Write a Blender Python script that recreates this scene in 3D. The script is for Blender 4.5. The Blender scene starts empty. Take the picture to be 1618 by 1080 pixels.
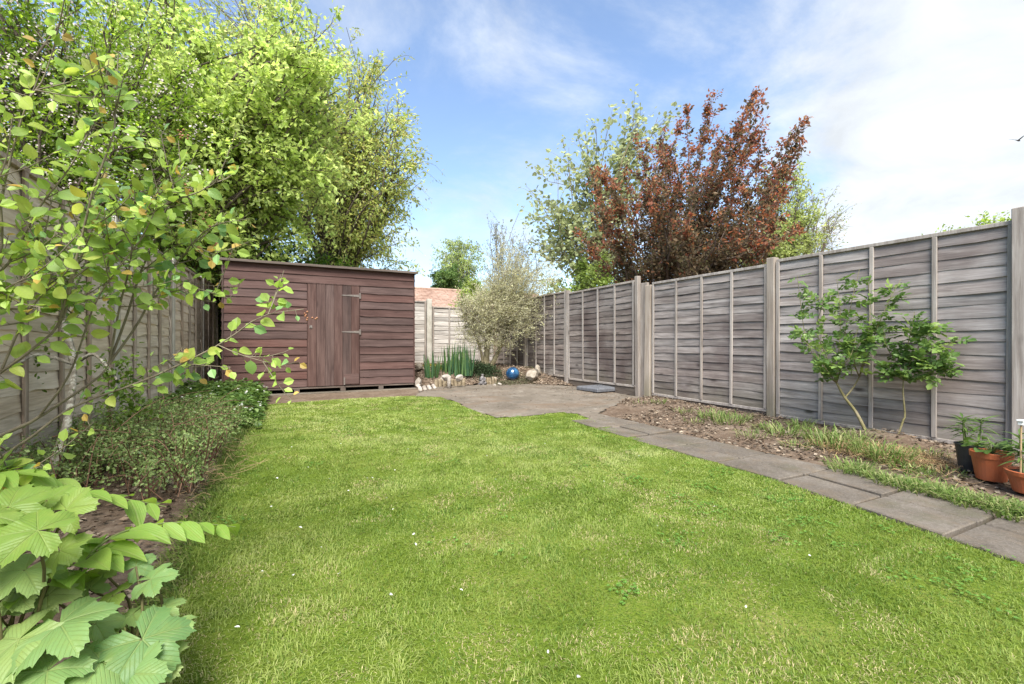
import bpy, bmesh, math, random
import numpy as np
from math import sin, cos, radians, pi, tan, atan2, sqrt

SC = bpy.context.scene
COL = SC.collection
R = random.Random(7)
NP = np.random.default_rng(11)

# ------------------------------------------------------------------ camera
YAW = radians(26.8)
FPX, CX, HY = 710.0, 809.0, 543.0        # focal length, centre column and horizon row in photograph pixels
CAM_H = 0.92
cam_d = bpy.data.cameras.new('camera')
cam_d.sensor_width = 36.0
cam_d.lens = FPX / 1618.0 * 36.0
cam_d.shift_y = (HY - 540.0) / 1618.0
cam_d.clip_start, cam_d.clip_end = 0.05, 3000.0
cam = bpy.data.objects.new('camera', cam_d)
cam.location = (0, 0, CAM_H)
cam.rotation_euler = (pi / 2, 0, -YAW)
COL.objects.link(cam)
SC.camera = cam

# ------------------------------------------------------------------ world, sun, exposure
SUN_EL, SUN_AZ = radians(52), radians(207)    # azimuth clockwise from +Y: high, behind the camera and to its left
world = bpy.data.worlds.new('World'); SC.world = world; world.use_nodes = True
def build_world():
    nt = world.node_tree; N = nt.nodes; L = nt.links; N.clear()
    def nd(t, **k):
        n = N.new(t)
        for a, b in k.items(): setattr(n, a, b)
        return n
    def math_(op, a, b=None, c=None, clamp=False):
        n = nd('ShaderNodeMath', operation=op, use_clamp=clamp)
        for i, v in enumerate((a, b, c)):
            if v is None: continue
            if isinstance(v, (int, float)): n.inputs[i].default_value = v
            else: L.new(v, n.inputs[i])
        return n.outputs[0]
    sky = nd('ShaderNodeTexSky', sky_type='NISHITA', sun_disc=False)
    sky.sun_elevation, sky.sun_rotation = SUN_EL, SUN_AZ
    sky.air_density, sky.dust_density, sky.ozone_density = 1.0, 0.6, 2.0
    tc = nd('ShaderNodeTexCoord')
    sx = nd('ShaderNodeSeparateXYZ'); L.new(tc.outputs['Generated'], sx.inputs[0])
    zz = math_('ADD', math_('MAXIMUM', sx.outputs['Z'], 0.0), 0.22)
    cx = nd('ShaderNodeCombineXYZ')
    L.new(math_('DIVIDE', sx.outputs['X'], zz), cx.inputs[0]); L.new(math_('DIVIDE', sx.outputs['Y'], zz), cx.inputs[1])
    def noise(scale, detail, rough, off, dist=0.0):
        mp = nd('ShaderNodeMapping'); mp.inputs['Location'].default_value = off
        L.new(cx.outputs[0], mp.inputs[0])
        n = nd('ShaderNodeTexNoise'); L.new(mp.outputs[0], n.inputs['Vector'])
        n.inputs['Scale'].default_value = scale; n.inputs['Detail'].default_value = detail
        n.inputs['Roughness'].default_value = rough; n.inputs['Distortion'].default_value = dist
        return n.outputs['Fac']
    big = noise(0.55, 2, 0.5, (3.1, 7.3, 0))
    fine = noise(1.7, 9, 0.62, (1.4, 2.6, 0), 0.35)
    # the blue breaks up into a solid bank of cloud from the right of the view round behind the camera
    dt = nd('ShaderNodeVectorMath', operation='DOT_PRODUCT'); L.new(tc.outputs['Generated'], dt.inputs[0])
    v = (sin(radians(137)) * cos(radians(8)), cos(radians(137)) * cos(radians(8)), sin(radians(8)))
    dt.inputs[1].default_value = v
    bank = nd('ShaderNodeMapRange', interpolation_type='SMOOTHSTEP')
    L.new(dt.outputs['Value'], bank.inputs[0]); bank.inputs[1].default_value = 0.16; bank.inputs[2].default_value = 0.48
    s = math_('ADD', math_('MULTIPLY', big, 0.55), math_('MULTIPLY', fine, 0.75))
    s = math_('ADD', s, math_('MULTIPLY', bank.outputs[0], 0.42))
    # more, thinner cloud towards the horizon
    hz = nd('ShaderNodeMapRange'); L.new(sx.outputs['Z'], hz.inputs[0])
    hz.inputs[1].default_value = 0.30; hz.inputs[2].default_value = 0.0; hz.inputs[3].default_value = 0.0; hz.inputs[4].default_value = 0.08
    s = math_('ADD', s, hz.outputs[0])
    cl = nd('ShaderNodeMapRange', interpolation_type='SMOOTHSTEP'); L.new(s, cl.inputs[0])
    cl.inputs[1].default_value = CLOUD_LO; cl.inputs[2].default_value = CLOUD_HI; cl.inputs[3].default_value = 0.04; cl.inputs[4].default_value = 0.97
    b1 = nd('ShaderNodeBackground'); L.new(sky.outputs[0], b1.inputs[0]); b1.inputs[1].default_value = SKY_STR
    tx = nd('ShaderNodeMapRange'); L.new(noise(2.6, 8, 0.6, (5.2, 0.7, 0), 0.5), tx.inputs[0])
    tx.inputs[1].default_value = 0.3; tx.inputs[2].default_value = 0.7; tx.inputs[3].default_value = CLOUD_STR * 0.74; tx.inputs[4].default_value = CLOUD_STR
    b2 = nd('ShaderNodeBackground'); b2.inputs[0].default_value = (0.90, 0.95, 1.0, 1); L.new(tx.outputs[0], b2.inputs[1])
    mx = nd('ShaderNodeMixShader'); L.new(cl.outputs[0], mx.inputs[0]); L.new(b1.outputs[0], mx.inputs[1]); L.new(b2.outputs[0], mx.inputs[2])
    out = nd('ShaderNodeOutputWorld'); L.new(mx.outputs[0], out.inputs[0])
SKY_STR, CLOUD_STR, CLOUD_LO, CLOUD_HI = 0.110, 0.45, 0.63, 0.95
build_world()
sun_d = bpy.data.lights.new('sun', 'SUN'); sun_d.energy = 3.3; sun_d.angle = radians(38); sun_d.color = (1.0, 0.95, 0.87)
sun = bpy.data.objects.new('sun', sun_d); COL.objects.link(sun)
sun.rotation_euler = (pi / 2 - SUN_EL, 0, pi - SUN_AZ)
SC.view_settings.view_transform = 'Standard'; SC.view_settings.look = 'None'
SC.view_settings.exposure = 1.48; SC.view_settings.gamma = 1.0; SC.view_settings.use_curve_mapping = False
SC.render.engine = 'CYCLES'
SC.cycles.use_denoising = True
SC.cycles.max_bounces = 8; SC.cycles.diffuse_bounces = 4; SC.cycles.transmission_bounces = 6; SC.cycles.transparent_max_bounces = 6
SC.cycles.sample_clamp_indirect = 6.0

# ------------------------------------------------------------------ photograph pixel -> place
FW = np.array((sin(YAW), cos(YAW), 0.0)); RT = np.array((cos(YAW), -sin(YAW), 0.0))
def gz(x, y):                                   # the plot rises gently towards its far end
    return 0.018 * min(max(y - 3.0, 0.0), 7.5)
def at(px, py, depth):
    p = FW * depth + RT * ((px - CX) / FPX * depth)
    return np.array((p[0], p[1], CAM_H + (HY - py) / FPX * depth))
def on_ground(px, py, lift=0.0):
    z = lift
    for _ in range(12):
        d = (CAM_H - z) * FPX / (py - HY)
        p = at(px, py, d); z = gz(p[0], p[1]) + lift
    return np.array((p[0], p[1], z))

# ------------------------------------------------------------------ mesh helpers
def tag(o, label=None, cat=None, group=None, kind=None):
    if label: o['label'] = label
    if cat: o['category'] = cat
    if group: o['group'] = group
    if kind: o['kind'] = kind
    return o
def link(name, me, parent=None, loc=None, rot=None, scale=None):
    o = bpy.data.objects.new(name, me); COL.objects.link(o)
    if parent is not None: o.parent = parent
    if loc is not None: o.location = tuple(float(v) for v in loc)
    if rot is not None: o.rotation_euler = rot
    if scale is not None: o.scale = scale if hasattr(scale, '__len__') else (scale,) * 3
    return o
def empty(name, loc=(0, 0, 0), rz=0.0):
    o = bpy.data.objects.new(name, None); COL.objects.link(o)
    o.location = tuple(float(v) for v in loc); o.rotation_euler = (0, 0, rz); o.empty_display_size = 0.1
    return o
def np_mesh(name, V, faces, mat, col=None, smooth=False):
    """faces: list of int arrays (n,3) and/or (n,4)"""
    me = bpy.data.meshes.new(name)
    V = np.asarray(V, dtype=np.float32)
    me.vertices.add(len(V)); me.vertices.foreach_set('co', V.ravel())
    if not isinstance(faces, list): faces = [faces]
    faces = [np.asarray(f, dtype=np.int32) for f in faces if len(f)]
    idx = np.concatenate([f.ravel() for f in faces])
    tot = np.concatenate([np.full(len(f), f.shape[1], dtype=np.int32) for f in faces])
    st = np.concatenate(([0], np.cumsum(tot)[:-1])).astype(np.int32)
    me.loops.add(len(idx)); me.loops.foreach_set('vertex_index', idx)
    me.polygons.add(len(tot)); me.polygons.foreach_set('loop_start', st)
    me.update(calc_edges=True)
    me.polygons.foreach_set('use_smooth', np.full(len(tot), bool(smooth)))
    if col is not None:
        a = me.color_attributes.new('Col', 'FLOAT_COLOR', 'POINT')
        c = np.ones((len(V), 4), dtype=np.float32); c[:, :3] = col
        a.data.foreach_set('color', c.ravel())
    if mat is not None: me.materials.append(mat)
    return me
class MB:                                        # collects boxes, tubes, lathes into one mesh
    def __init__(s): s.v = []; s.f = []
    def add(s, v, f):
        o = len(s.v); s.v += [tuple(map(float, p)) for p in v]; s.f += [tuple(i + o for i in q) for q in f]; return s
    def box(s, x0, x1, y0, y1, z0, z1):
        return s.add([(x0, y0, z0), (x1, y0, z0), (x1, y1, z0), (x0, y1, z0), (x0, y0, z1), (x1, y0, z1), (x1, y1, z1), (x0, y1, z1)],
                     [(3, 2, 1, 0), (4, 5, 6, 7), (0, 1, 5, 4), (1, 2, 6, 5), (2, 3, 7, 6), (3, 0, 4, 7)])
    def tube(s, pts, rad, n=6, caps=True):
        v, f = tube_arrays(np.array(pts, float), rad, n)
        k = len(pts)
        F = [tuple(q) for q in f]
        if caps: F += [tuple(range(n - 1, -1, -1)), tuple((k - 1) * n + i for i in range(n))]
        return s.add(v, F)
    def lathe(s, prof, n=20, c=(0, 0, 0)):
        v = []; f = []
        for r, z in prof:
            for i in range(n):
                a = 2 * pi * i / n; v.append((c[0] + r * cos(a), c[1] + r * sin(a), c[2] + z))
        for k in range(len(prof) - 1):
            for i in range(n):
                j = (i + 1) % n; f.append((k * n + i, k * n + j, (k + 1) * n + j, (k + 1) * n + i))
        return s.add(v, f)
    def mesh(s, name, mat, bevel=0.0, smooth=False, seg=1):
        me = bpy.data.meshes.new(name); me.from_pydata(s.v, [], s.f); me.update()
        if bevel:
            bm = bmesh.new(); bm.from_mesh(me)
            bmesh.ops.bevel(bm, geom=bm.edges[:], offset=bevel, segments=seg, affect='EDGES', clamp_overlap=True)
            bm.to_mesh(me); bm.free()
        if smooth: me.polygons.foreach_set('use_smooth', np.ones(len(me.polygons), dtype=bool))
        if mat: me.materials.append(mat)
        return me
    def obj(s, name, mat, parent=None, bevel=0.0, smooth=False, loc=None, rot=None):
        return link(name, s.mesh(name, mat, bevel, smooth), parent, loc, rot)
def tube_arrays(P, rad, n):
    k = len(P)
    rad = np.broadcast_to(np.asarray(rad, float), (k,))
    T = np.gradient(P, axis=0); T /= np.linalg.norm(T, axis=1)[:, None] + 1e-9
    ref = np.array((0.31, 0.22, 0.92)) if abs(T[0] @ np.array((0.31, 0.22, 0.92))) < 0.9 else np.array((1.0, 0.1, 0))
    U = np.cross(T, ref); U /= np.linalg.norm(U, axis=1)[:, None] + 1e-9
    W = np.cross(T, U)
    a = np.arange(n) * 2 * pi / n
    V = P[:, None, :] + rad[:, None, None] * (np.cos(a)[None, :, None] * U[:, None, :] + np.sin(a)[None, :, None] * W[:, None, :])
    i = np.arange(n); j = (i + 1) % n
    F = np.concatenate([np.stack((q * n + i, q * n + j, (q + 1) * n + j, (q + 1) * n + i), 1) for q in range(k - 1)])
    return V.reshape(-1, 3), F
class Tubes:                                     # many tubes of one woody part
    def __init__(s): s.V = []; s.F = []; s.n = 0
    def add(s, P, rad, n=5):
        v, f = tube_arrays(np.asarray(P, float), rad, n); s.V.append(v); s.F.append(f + s.n); s.n += len(v)
    def obj(s, name, mat, parent=None, smooth=True):
        return link(name, np_mesh(name, np.concatenate(s.V), np.concatenate(s.F), mat, smooth=smooth), parent)
def curve(pts, n=10):
    """smooth Catmull-Rom through points"""
    P = np.array(pts, float)
    if len(P) < 3: return np.array([P[0] + (P[-1] - P[0]) * t for t in np.linspace(0, 1, n)])
    Q = np.vstack((2 * P[0] - P[1], P, 2 * P[-1] - P[-2])); out = []
    seg = len(P) - 1
    for u in np.linspace(0, seg - 1e-6, n):
        i = int(u); t = u - i; a, b, c, d = Q[i:i + 4]
        out.append(0.5 * (2 * b + (c - a) * t + (2 * a - 5 * b + 4 * c - d) * t * t + (3 * b - a - 3 * c + d) * t ** 3))
    return np.array(out)
def unit(v): v = np.asarray(v, float); return v / (np.linalg.norm(v, axis=-1, keepdims=True) + 1e-9)

# leaf templates: x across, y along, z up
T_DIAMOND = (np.array(((0, 0, 0), (-.5, .45, .10), (0, 1, 0), (.5, .45, .10))), np.array(((0, 3, 2), (0, 2, 1))))
T_OVAL = (np.array(((0, 0, 0), (-.46, .32, .10), (-.40, .68, .10), (0, 1, -.05), (.40, .68, .10), (.46, .32, .10))),
          np.array(((0, 5, 4), (0, 4, 3), (0, 3, 2), (0, 2, 1))))
def leaf_arrays(P, D, S, W, tmpl, rng=NP, tilt=1.0, nrm=None):
    tv, tf = tmpl; n = len(P)
    D = unit(D)
    Nn = np.array((0, 0, 1.0)) + rng.normal(0, tilt * 0.6, (n, 3)) if nrm is None else nrm
    X = unit(np.cross(D, Nn)); Z = np.cross(X, D)
    S = np.broadcast_to(np.asarray(S, float), (n,))
    V = P[:, None, :] + S[:, None, None] * (tv[None, :, 0:1] * W * X[:, None, :] + tv[None, :, 1:2] * D[:, None, :] + tv[None, :, 2:3] * Z[:, None, :])
    F = tf[None] + (np.arange(n) * len(tv))[:, None, None]
    return V.reshape(-1, 3), F.reshape(-1, tf.shape[1])
def leaf_mass(name, P, D, S, W, cols, tmpl, mat, parent=None, tilt=1.0, kind=None, nrm=None):
    V, F = leaf_arrays(np.asarray(P), np.asarray(D), S, W, tmpl, tilt=tilt, nrm=nrm)
    C = np.repeat(np.asarray(cols), len(tmpl[0]), axis=0)
    o = link(name, np_mesh(name, V, F, mat, col=C, smooth=False), parent)
    if kind: o['kind'] = kind
    return o
def vary(n, cols, jit=0.12, rng=NP):
    """n colours drawn between the listed ones"""
    cols = np.array(cols); k = len(cols)
    u = rng.random(n) * (k - 1); i = np.minimum(u.astype(int), k - 2); t = (u - i)[:, None]
    return np.clip((cols[i] * (1 - t) + cols[i + 1] * t) * (1 + rng.normal(0, jit, (n, 1))), 0.003, 1)

# ------------------------------------------------------------------ materials
def new_mat(name):
    m = bpy.data.materials.new(name); m.use_nodes = True
    nt = m.node_tree; nt.nodes.clear()
    return m, nt
class NT:
    def __init__(s, nt): s.nt = nt
    def n(s, t, ins=None, **k):
        x = s.nt.nodes.new(t)
        for a, b in k.items(): setattr(x, a, b)
        for a, b in (ins or {}).items(): s.set(x, a, b)
        return x
    def set(s, x, a, b):
        i = x.inputs[a]
        if hasattr(b, 'is_linked') or hasattr(b, 'links'): s.nt.links.new(b, i)
        else: i.default_value = b
    def noise(s, vec, scale, detail=4, rough=0.55, dist=0.0):
        return s.n('ShaderNodeTexNoise', {'Vector': vec, 'Scale': scale, 'Detail': detail, 'Roughness': rough, 'Distortion': dist}).outputs['Fac']
    def ramp(s, fac, stops):
        x = s.n('ShaderNodeValToRGB', {'Fac': fac}); e = x.color_ramp.elements
        while len(e) < len(stops): e.new(0.5)
        for q, (p, c) in zip(e, stops): q.position = p; q.color = (*c, 1) if len(c) == 3 else c
        return x.outputs[0]
    def mix(s, fac, a, b, mode='MIX'):
        x = s.n('ShaderNodeMix', data_type='RGBA', blend_type=mode)
        s.set(x, 0, fac); s.set(x, 6, a if hasattr(a, 'links') else (*a, 1)); s.set(x, 7, b if hasattr(b, 'links') else (*b, 1))
        return x.outputs[2]
    def m(s, op, a, b=0.0, clamp=False):
        x = s.n('ShaderNodeMath', operation=op, use_clamp=clamp); s.set(x, 0, a); s.set(x, 1, b); return x.outputs[0]
    def rng(s, v, a, b, c=0.0, d=1.0):
        return s.n('ShaderNodeMapRange', {0: v, 1: a, 2: b, 3: c, 4: d}).outputs[0]
    def map(s, vec, scale=(1, 1, 1), loc=None):
        x = s.n('ShaderNodeMapping', {'Vector': vec, 'Scale': scale})
        if loc is not None: s.set(x, 'Location', loc)
        return x.outputs[0]
    def bump(s, h, strength, dist=0.01):
        return s.n('ShaderNodeBump', {'Height': h, 'Strength': strength, 'Distance': dist}).outputs[0]
    def bsdf(s, **k):
        x = s.n('ShaderNodeBsdfPrincipled')
        for a, b in k.items(): s.set(x, a.replace('_', ' '), (*b, 1) if isinstance(b, tuple) and len(b) == 3 else b)
        return x
    def out(s, sh): s.n('ShaderNodeOutputMaterial', {0: sh})
def obj_coords(t):
    tc = t.n('ShaderNodeTexCoord').outputs['Object']; oi = t.n('ShaderNodeObjectInfo')
    rnd = oi.outputs['Random']
    off = t.n('ShaderNodeCombineXYZ', {0: t.m('MULTIPLY', rnd, 37.0), 1: t.m('MULTIPLY', rnd, 91.0), 2: t.m('MULTIPLY', rnd, 53.0)}).outputs[0]
    return t.n('ShaderNodeVectorMath', {0: tc, 1: off}, operation='ADD').outputs[0], rnd
def wood_mat(name, dark, mid, light, grain=(1.6, 30, 30), knots=0.5, spread=0.35, rough=0.85, stain=None, stain_amt=0.0, bump=0.35, algae=0.0):
    m, nt = new_mat(name); t = NT(nt)
    v, rnd = obj_coords(t)
    vg = t.map(v, grain)
    g1 = t.noise(vg, 1.0, 6, 0.65, 0.6)
    g2 = t.noise(t.map(v, tuple(3.4 * q for q in grain)), 1.0, 3, 0.6)
    c = t.ramp(t.m('ADD', t.m('MULTIPLY', g1, 0.7), t.m('MULTIPLY', g2, 0.3)), [(0.30, dark), (0.50, mid), (0.70, light)])
    # each board its own tone
    hs = t.n('ShaderNodeHueSaturation', {'Color': c, 'Value': t.rng(rnd, 0, 1, 1 - spread, 1 + spread), 'Saturation': t.rng(t.m('FRACT', t.m('MULTIPLY', rnd, 17.3)), 0, 1, 0.75, 1.2)})
    c = hs.outputs[0]
    # weather patches
    p = t.noise(t.map(v, tuple(max(0.6, q * 0.12) for q in grain)), 2.2, 5, 0.6)
    c = t.mix(t.m('MULTIPLY', t.rng(p, 0.45, 0.75), 0.55), c, light)
    c = t.mix(t.m('MULTIPLY', t.rng(p, 0.50, 0.25), 0.5), c, dark)
    if knots:
        vo = t.n('ShaderNodeTexVoronoi', {'Vector': t.map(v, tuple((2.6 if q < 5 else 6.5) for q in grain)), 'Scale': 1.0, 'Randomness': 1.0})
        k = t.m('MULTIPLY', t.rng(t.m('ADD', vo.outputs['Distance'], t.m('MULTIPLY', t.m('SUBTRACT', g2, .5), .16)), 0.20, 0.06), knots)
        k = t.m('MULTIPLY', k, t.rng(t.n('ShaderNodeSeparateColor', {0: vo.outputs['Color']}).outputs[0], .45, .6))
        c = t.mix(k, c, tuple(q * 0.30 for q in dark))
    if stain:
        w = t.n('ShaderNodeNewGeometry').outputs['Position']
        s_ = t.noise(t.map(w, (1.1, 1.1, 1.1)), 1.0, 5, 0.6)
        c = t.mix(t.m('MULTIPLY', t.rng(s_, 0.46, 0.64), stain_amt), c, stain)
    if algae:
        w = t.n('ShaderNodeNewGeometry').outputs['Position']; z = t.n('ShaderNodeSeparateXYZ', {0: w}).outputs[2]
        a_ = t.m('MULTIPLY', t.rng(t.m('ADD', z, t.m('MULTIPLY', t.noise(t.map(w, (2.2, 2.2, 1.0)), 1.0, 5, .65), .9)), .95, .45), algae)
        c = t.mix(a_, c, (.115, .115, .050))
    b = t.bsdf(Base_Color=c, Roughness=rough, Specular_IOR_Level=0.25, Normal=t.bump(t.m('ADD', g1, t.m('MULTIPLY', g2, 0.6)), bump, 0.006))
    t.out(b.outputs[0]); return m
VB = {'palmate': .006, 'oval': .0012, 'parallel': .003}
def leaf_mat(name, rough=0.45, trans=0.35, spec=0.35, ramp=None, veins=None):
    """colour from the per-leaf attribute, or (for single leaf objects) from the object's own random value"""
    m, nt = new_mat(name); t = NT(nt); nrm = None
    if ramp:
        rnd = t.n('ShaderNodeObjectInfo').outputs['Random']
        c = t.ramp(rnd, ramp)
        tc = t.n('ShaderNodeTexCoord').outputs['Object']
        c = t.mix(t.rng(t.noise(tc, 5.0, 5), 0.45, 0.75, 0, 0.45), c, t.mix(0.6, c, (0.30, 0.34, 0.06)))
        if veins:
            if veins == 'palmate':
                sp = t.n('ShaderNodeSeparateColor', {0: t.n('ShaderNodeVertexColor', layer_name='Vein').outputs[0]}); ax, al = sp.outputs[0], sp.outputs[1]; k, fr, mw = 1.5, 7.0, .016
            else:
                sp = t.n('ShaderNodeSeparateXYZ', {0: tc}); ax, al = t.m('ABSOLUTE', sp.outputs[0]), sp.outputs[1]; k, fr, mw = (.7, 7.0, .014) if veins == 'oval' else (0, 0, .012)
            main = t.rng(ax, mw * 1.6, mw * .4)
            if fr:
                w = t.m('FRACT', t.m('MULTIPLY', t.m('SUBTRACT', al, t.m('MULTIPLY', ax, k)), fr)); d = t.m('ABSOLUTE', t.m('SUBTRACT', w, .5))
                sd = t.m('MULTIPLY', t.rng(d, .13, .02), .55)
            else:
                d = t.m('ABSOLUTE', t.m('SUBTRACT', t.m('FRACT', t.m('MULTIPLY', ax, 22.0)), .5)); sd = t.m('MULTIPLY', t.rng(d, .2, .0), .4)
            vn = t.m('MAXIMUM', main, sd)
            c = t.mix(t.m('MULTIPLY', vn, .55), c, t.mix(.55, c, (.40, .46, .16)))
            nrm = t.bump(t.m('SUBTRACT', t.m('MULTIPLY', t.noise(tc, 9.0, 4), .6), vn), .5, VB[veins])
    else:
        c = t.n('ShaderNodeVertexColor', layer_name='Col').outputs[0]
    b = t.bsdf(Base_Color=c, Roughness=rough, Specular_IOR_Level=spec)
    if nrm is not None: t.set(b, 'Normal', nrm)
    hs = t.n('ShaderNodeHueSaturation', {'Color': c, 'Value': 1.45, 'Saturation': 1.1, 'Hue': 0.49})
    tr = t.n('ShaderNodeBsdfTranslucent', {'Color': hs.outputs[0]})
    mx = t.n('ShaderNodeMixShader', {0: trans, 1: b.outputs[0], 2: tr.outputs[0]})
    t.out(mx.outputs[0]); return m
def noise_mat(name, stops, scale=6.0, rough=0.9, bump=0.4, bump_scale=40.0, bdist=0.01, spec=0.2, coords='Position', scale2=None):
    m, nt = new_mat(name); t = NT(nt)
    v = t.n('ShaderNodeNewGeometry').outputs['Position'] if coords == 'Position' else obj_coords(t)[0]
    f = t.noise(v, scale, 7, 0.62)
    if scale2: f = t.m('ADD', t.m('MULTIPLY', f, 0.55), t.m('MULTIPLY', t.noise(v, scale2, 4, 0.6), 0.45))
    c = t.ramp(f, stops)
    b = t.bsdf(Base_Color=c, Roughness=rough, Specular_IOR_Level=spec, Normal=t.bump(t.noise(v, bump_scale, 4, 0.6), bump, bdist))
    t.out(b.outputs[0]); return m
M = {}
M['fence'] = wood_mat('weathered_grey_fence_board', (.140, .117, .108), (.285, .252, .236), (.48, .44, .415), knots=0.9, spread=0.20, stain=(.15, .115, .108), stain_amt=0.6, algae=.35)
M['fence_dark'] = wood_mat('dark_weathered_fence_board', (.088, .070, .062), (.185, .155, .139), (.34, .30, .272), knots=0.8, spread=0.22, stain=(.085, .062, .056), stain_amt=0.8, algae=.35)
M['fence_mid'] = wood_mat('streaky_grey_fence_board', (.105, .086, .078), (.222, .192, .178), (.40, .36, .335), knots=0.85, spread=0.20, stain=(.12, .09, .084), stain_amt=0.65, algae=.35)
M['fence_v'] = wood_mat('weathered_grey_batten', (.17, .142, .122), (.30, .262, .232), (.45, .41, .37), grain=(30, 30, 1.6), knots=0.5, spread=0.15)
M['post'] = wood_mat('weathered_post', (.18, .135, .098), (.30, .245, .195), (.43, .375, .315), grain=(22, 22, 1.0), knots=0.6, spread=0.12, algae=.5)
M['fence_l'] = wood_mat('tan_fence_board', (.29, .235, .17), (.53, .45, .35), (.70, .625, .51), knots=0.4, spread=0.18, algae=.5)
M['fence_lv'] = wood_mat('tan_batten', (.19, .145, .11), (.32, .26, .21), (.46, .40, .33), grain=(30, 30, 1.6), knots=0.4, spread=0.15)
M['fence_b'] = wood_mat('silver_fence_board', (.21, .185, .165), (.40, .37, .34), (.58, .55, .52), knots=0.5, spread=0.25, algae=.4)
M['gravel_board'] = wood_mat('damp_gravel_board', (.07, .052, .04), (.13, .10, .078), (.21, .175, .14), knots=0.3, spread=0.2)
M['shed'] = wood_mat('brown_stained_shed_board', (.046, .024, .021), (.085, .045, .039), (.138, .084, .074), knots=0.25, spread=0.2, rough=0.7, bump=0.25)
M['shed_v'] = wood_mat('brown_stained_door_plank', (.042, .023, .020), (.079, .045, .039), (.138, .088, .077), grain=(30, 30, 1.5), knots=0.35, spread=0.2, rough=0.75, bump=0.3)
M['shed_trim'] = wood_mat('weathered_roof_edge', (.06, .045, .038), (.11, .085, .072), (.18, .15, .13), knots=0.2, spread=0.1)
M['concrete_post'] = noise_mat('concrete_post', [(0.3, (.34, .32, .27)), (0.5, (.46, .44, .39)), (0.7, (.55, .53, .48))], 5, 0.9, 0.3, 60)
M['steel'] = noise_mat('dull_galvanised_steel', [(0.3, (.09, .075, .065)), (0.6, (.19, .165, .15)), (0.8, (.27, .245, .225))], 18, 0.5, 0.1, 80, spec=0.5)
M['felt'] = noise_mat('mossy_roof_felt', [(0.3, (.06, .065, .05)), (0.5, (.11, .11, .09)), (0.75, (.16, .17, .11))], 9, 0.95, 0.6, 120)

# ================================================================== SETTING
def mat_ground():
    m, nt = new_mat('bare_soil'); t = NT(nt); v = t.n('ShaderNodeNewGeometry').outputs['Position']
    f = t.m('ADD', t.m('MULTIPLY', t.noise(v, 2.3, 6, 0.6), 0.5), t.m('MULTIPLY', t.noise(v, 21, 6, 0.65), 0.5))
    c = t.ramp(f, [(0.32, (.075, .052, .036)), (0.48, (.14, .102, .074)), (0.62, (.21, .165, .125)), (0.78, (.29, .24, .19))])
    h = t.m('ADD', t.noise(v, 60, 5, 0.7), t.m('MULTIPLY', t.noise(v, 14, 4), 1.5))
    t.out(t.bsdf(Base_Color=c, Roughness=0.95, Specular_IOR_Level=0.1, Normal=t.bump(h, 0.7, 0.02)).outputs[0]); return m
def mat_thatch():
    m, nt = new_mat('lawn_thatch'); t = NT(nt); v = t.n('ShaderNodeNewGeometry').outputs['Position']
    f = t.m('ADD', t.m('MULTIPLY', t.noise(v, 1.6, 5, 0.6), 0.5), t.m('MULTIPLY', t.noise(v, 55, 5, 0.7), 0.5))
    c = t.ramp(f, [(0.33, (.075, .115, .016)), (0.50, (.13, .19, .024)), (0.66, (.24, .25, .07))])
    t.out(t.bsdf(Base_Color=c, Roughness=0.95, Specular_IOR_Level=0.05, Normal=t.bump(t.noise(v, 90, 4, 0.7), 0.8, 0.02)).outputs[0]); return m
def mat_patio():
    m, nt = new_mat('stained_patio_concrete'); t = NT(nt); v = t.n('ShaderNodeNewGeometry').outputs['Position']
    a = t.noise(v, 1.5, 7, 0.62, 0.4); b = t.noise(v, 26, 6, 0.7); s = t.noise(t.map(v, (1.0, 2.6, 1)), 0.9, 6, 0.65, 0.8)
    c = t.ramp(t.m('ADD', t.m('MULTIPLY', a, 0.6), t.m('MULTIPLY', b, 0.4)), [(0.33, (.098, .081, .062)), (0.5, (.170, .145, .117)), (0.68, (.25, .219, .182))])
    c = t.mix(t.rng(s, 0.50, 0.68, 0, 0.75), c, (.165, .115, .078))
    c = t.mix(t.rng(t.noise(v, 3.3, 7, .7, .5), .52, .64, 0, .6), c, (.10, .09, .072))
    c = t.mix(t.rng(t.noise(v, 150, 3, 0.7), 0.62, 0.72, 0, 0.7), c, (.09, .075, .06))
    cr = t.n('ShaderNodeTexVoronoi', {'Vector': t.n('ShaderNodeVectorMath', {0: v, 1: t.n('ShaderNodeTexNoise', {'Vector': v, 'Scale': 2.5}).outputs['Color']}, operation='ADD').outputs[0], 'Scale': .75}, feature='DISTANCE_TO_EDGE').outputs['Distance']
    crk = t.rng(cr, .006, .0015); c = t.mix(t.m('MULTIPLY', crk, .8), c, (.05, .042, .032))
    c = t.mix(t.rng(t.noise(v, 5.5, 7, .7), .58, .70, 0, .45), c, (.36, .335, .30))
    h = t.m('SUBTRACT', t.noise(v, 110, 5, 0.7), t.m('MULTIPLY', crk, 2.0))
    t.out(t.bsdf(Base_Color=c, Roughness=0.92, Specular_IOR_Level=0.2, Normal=t.bump(h, 0.45, 0.006)).outputs[0]); return m
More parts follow.
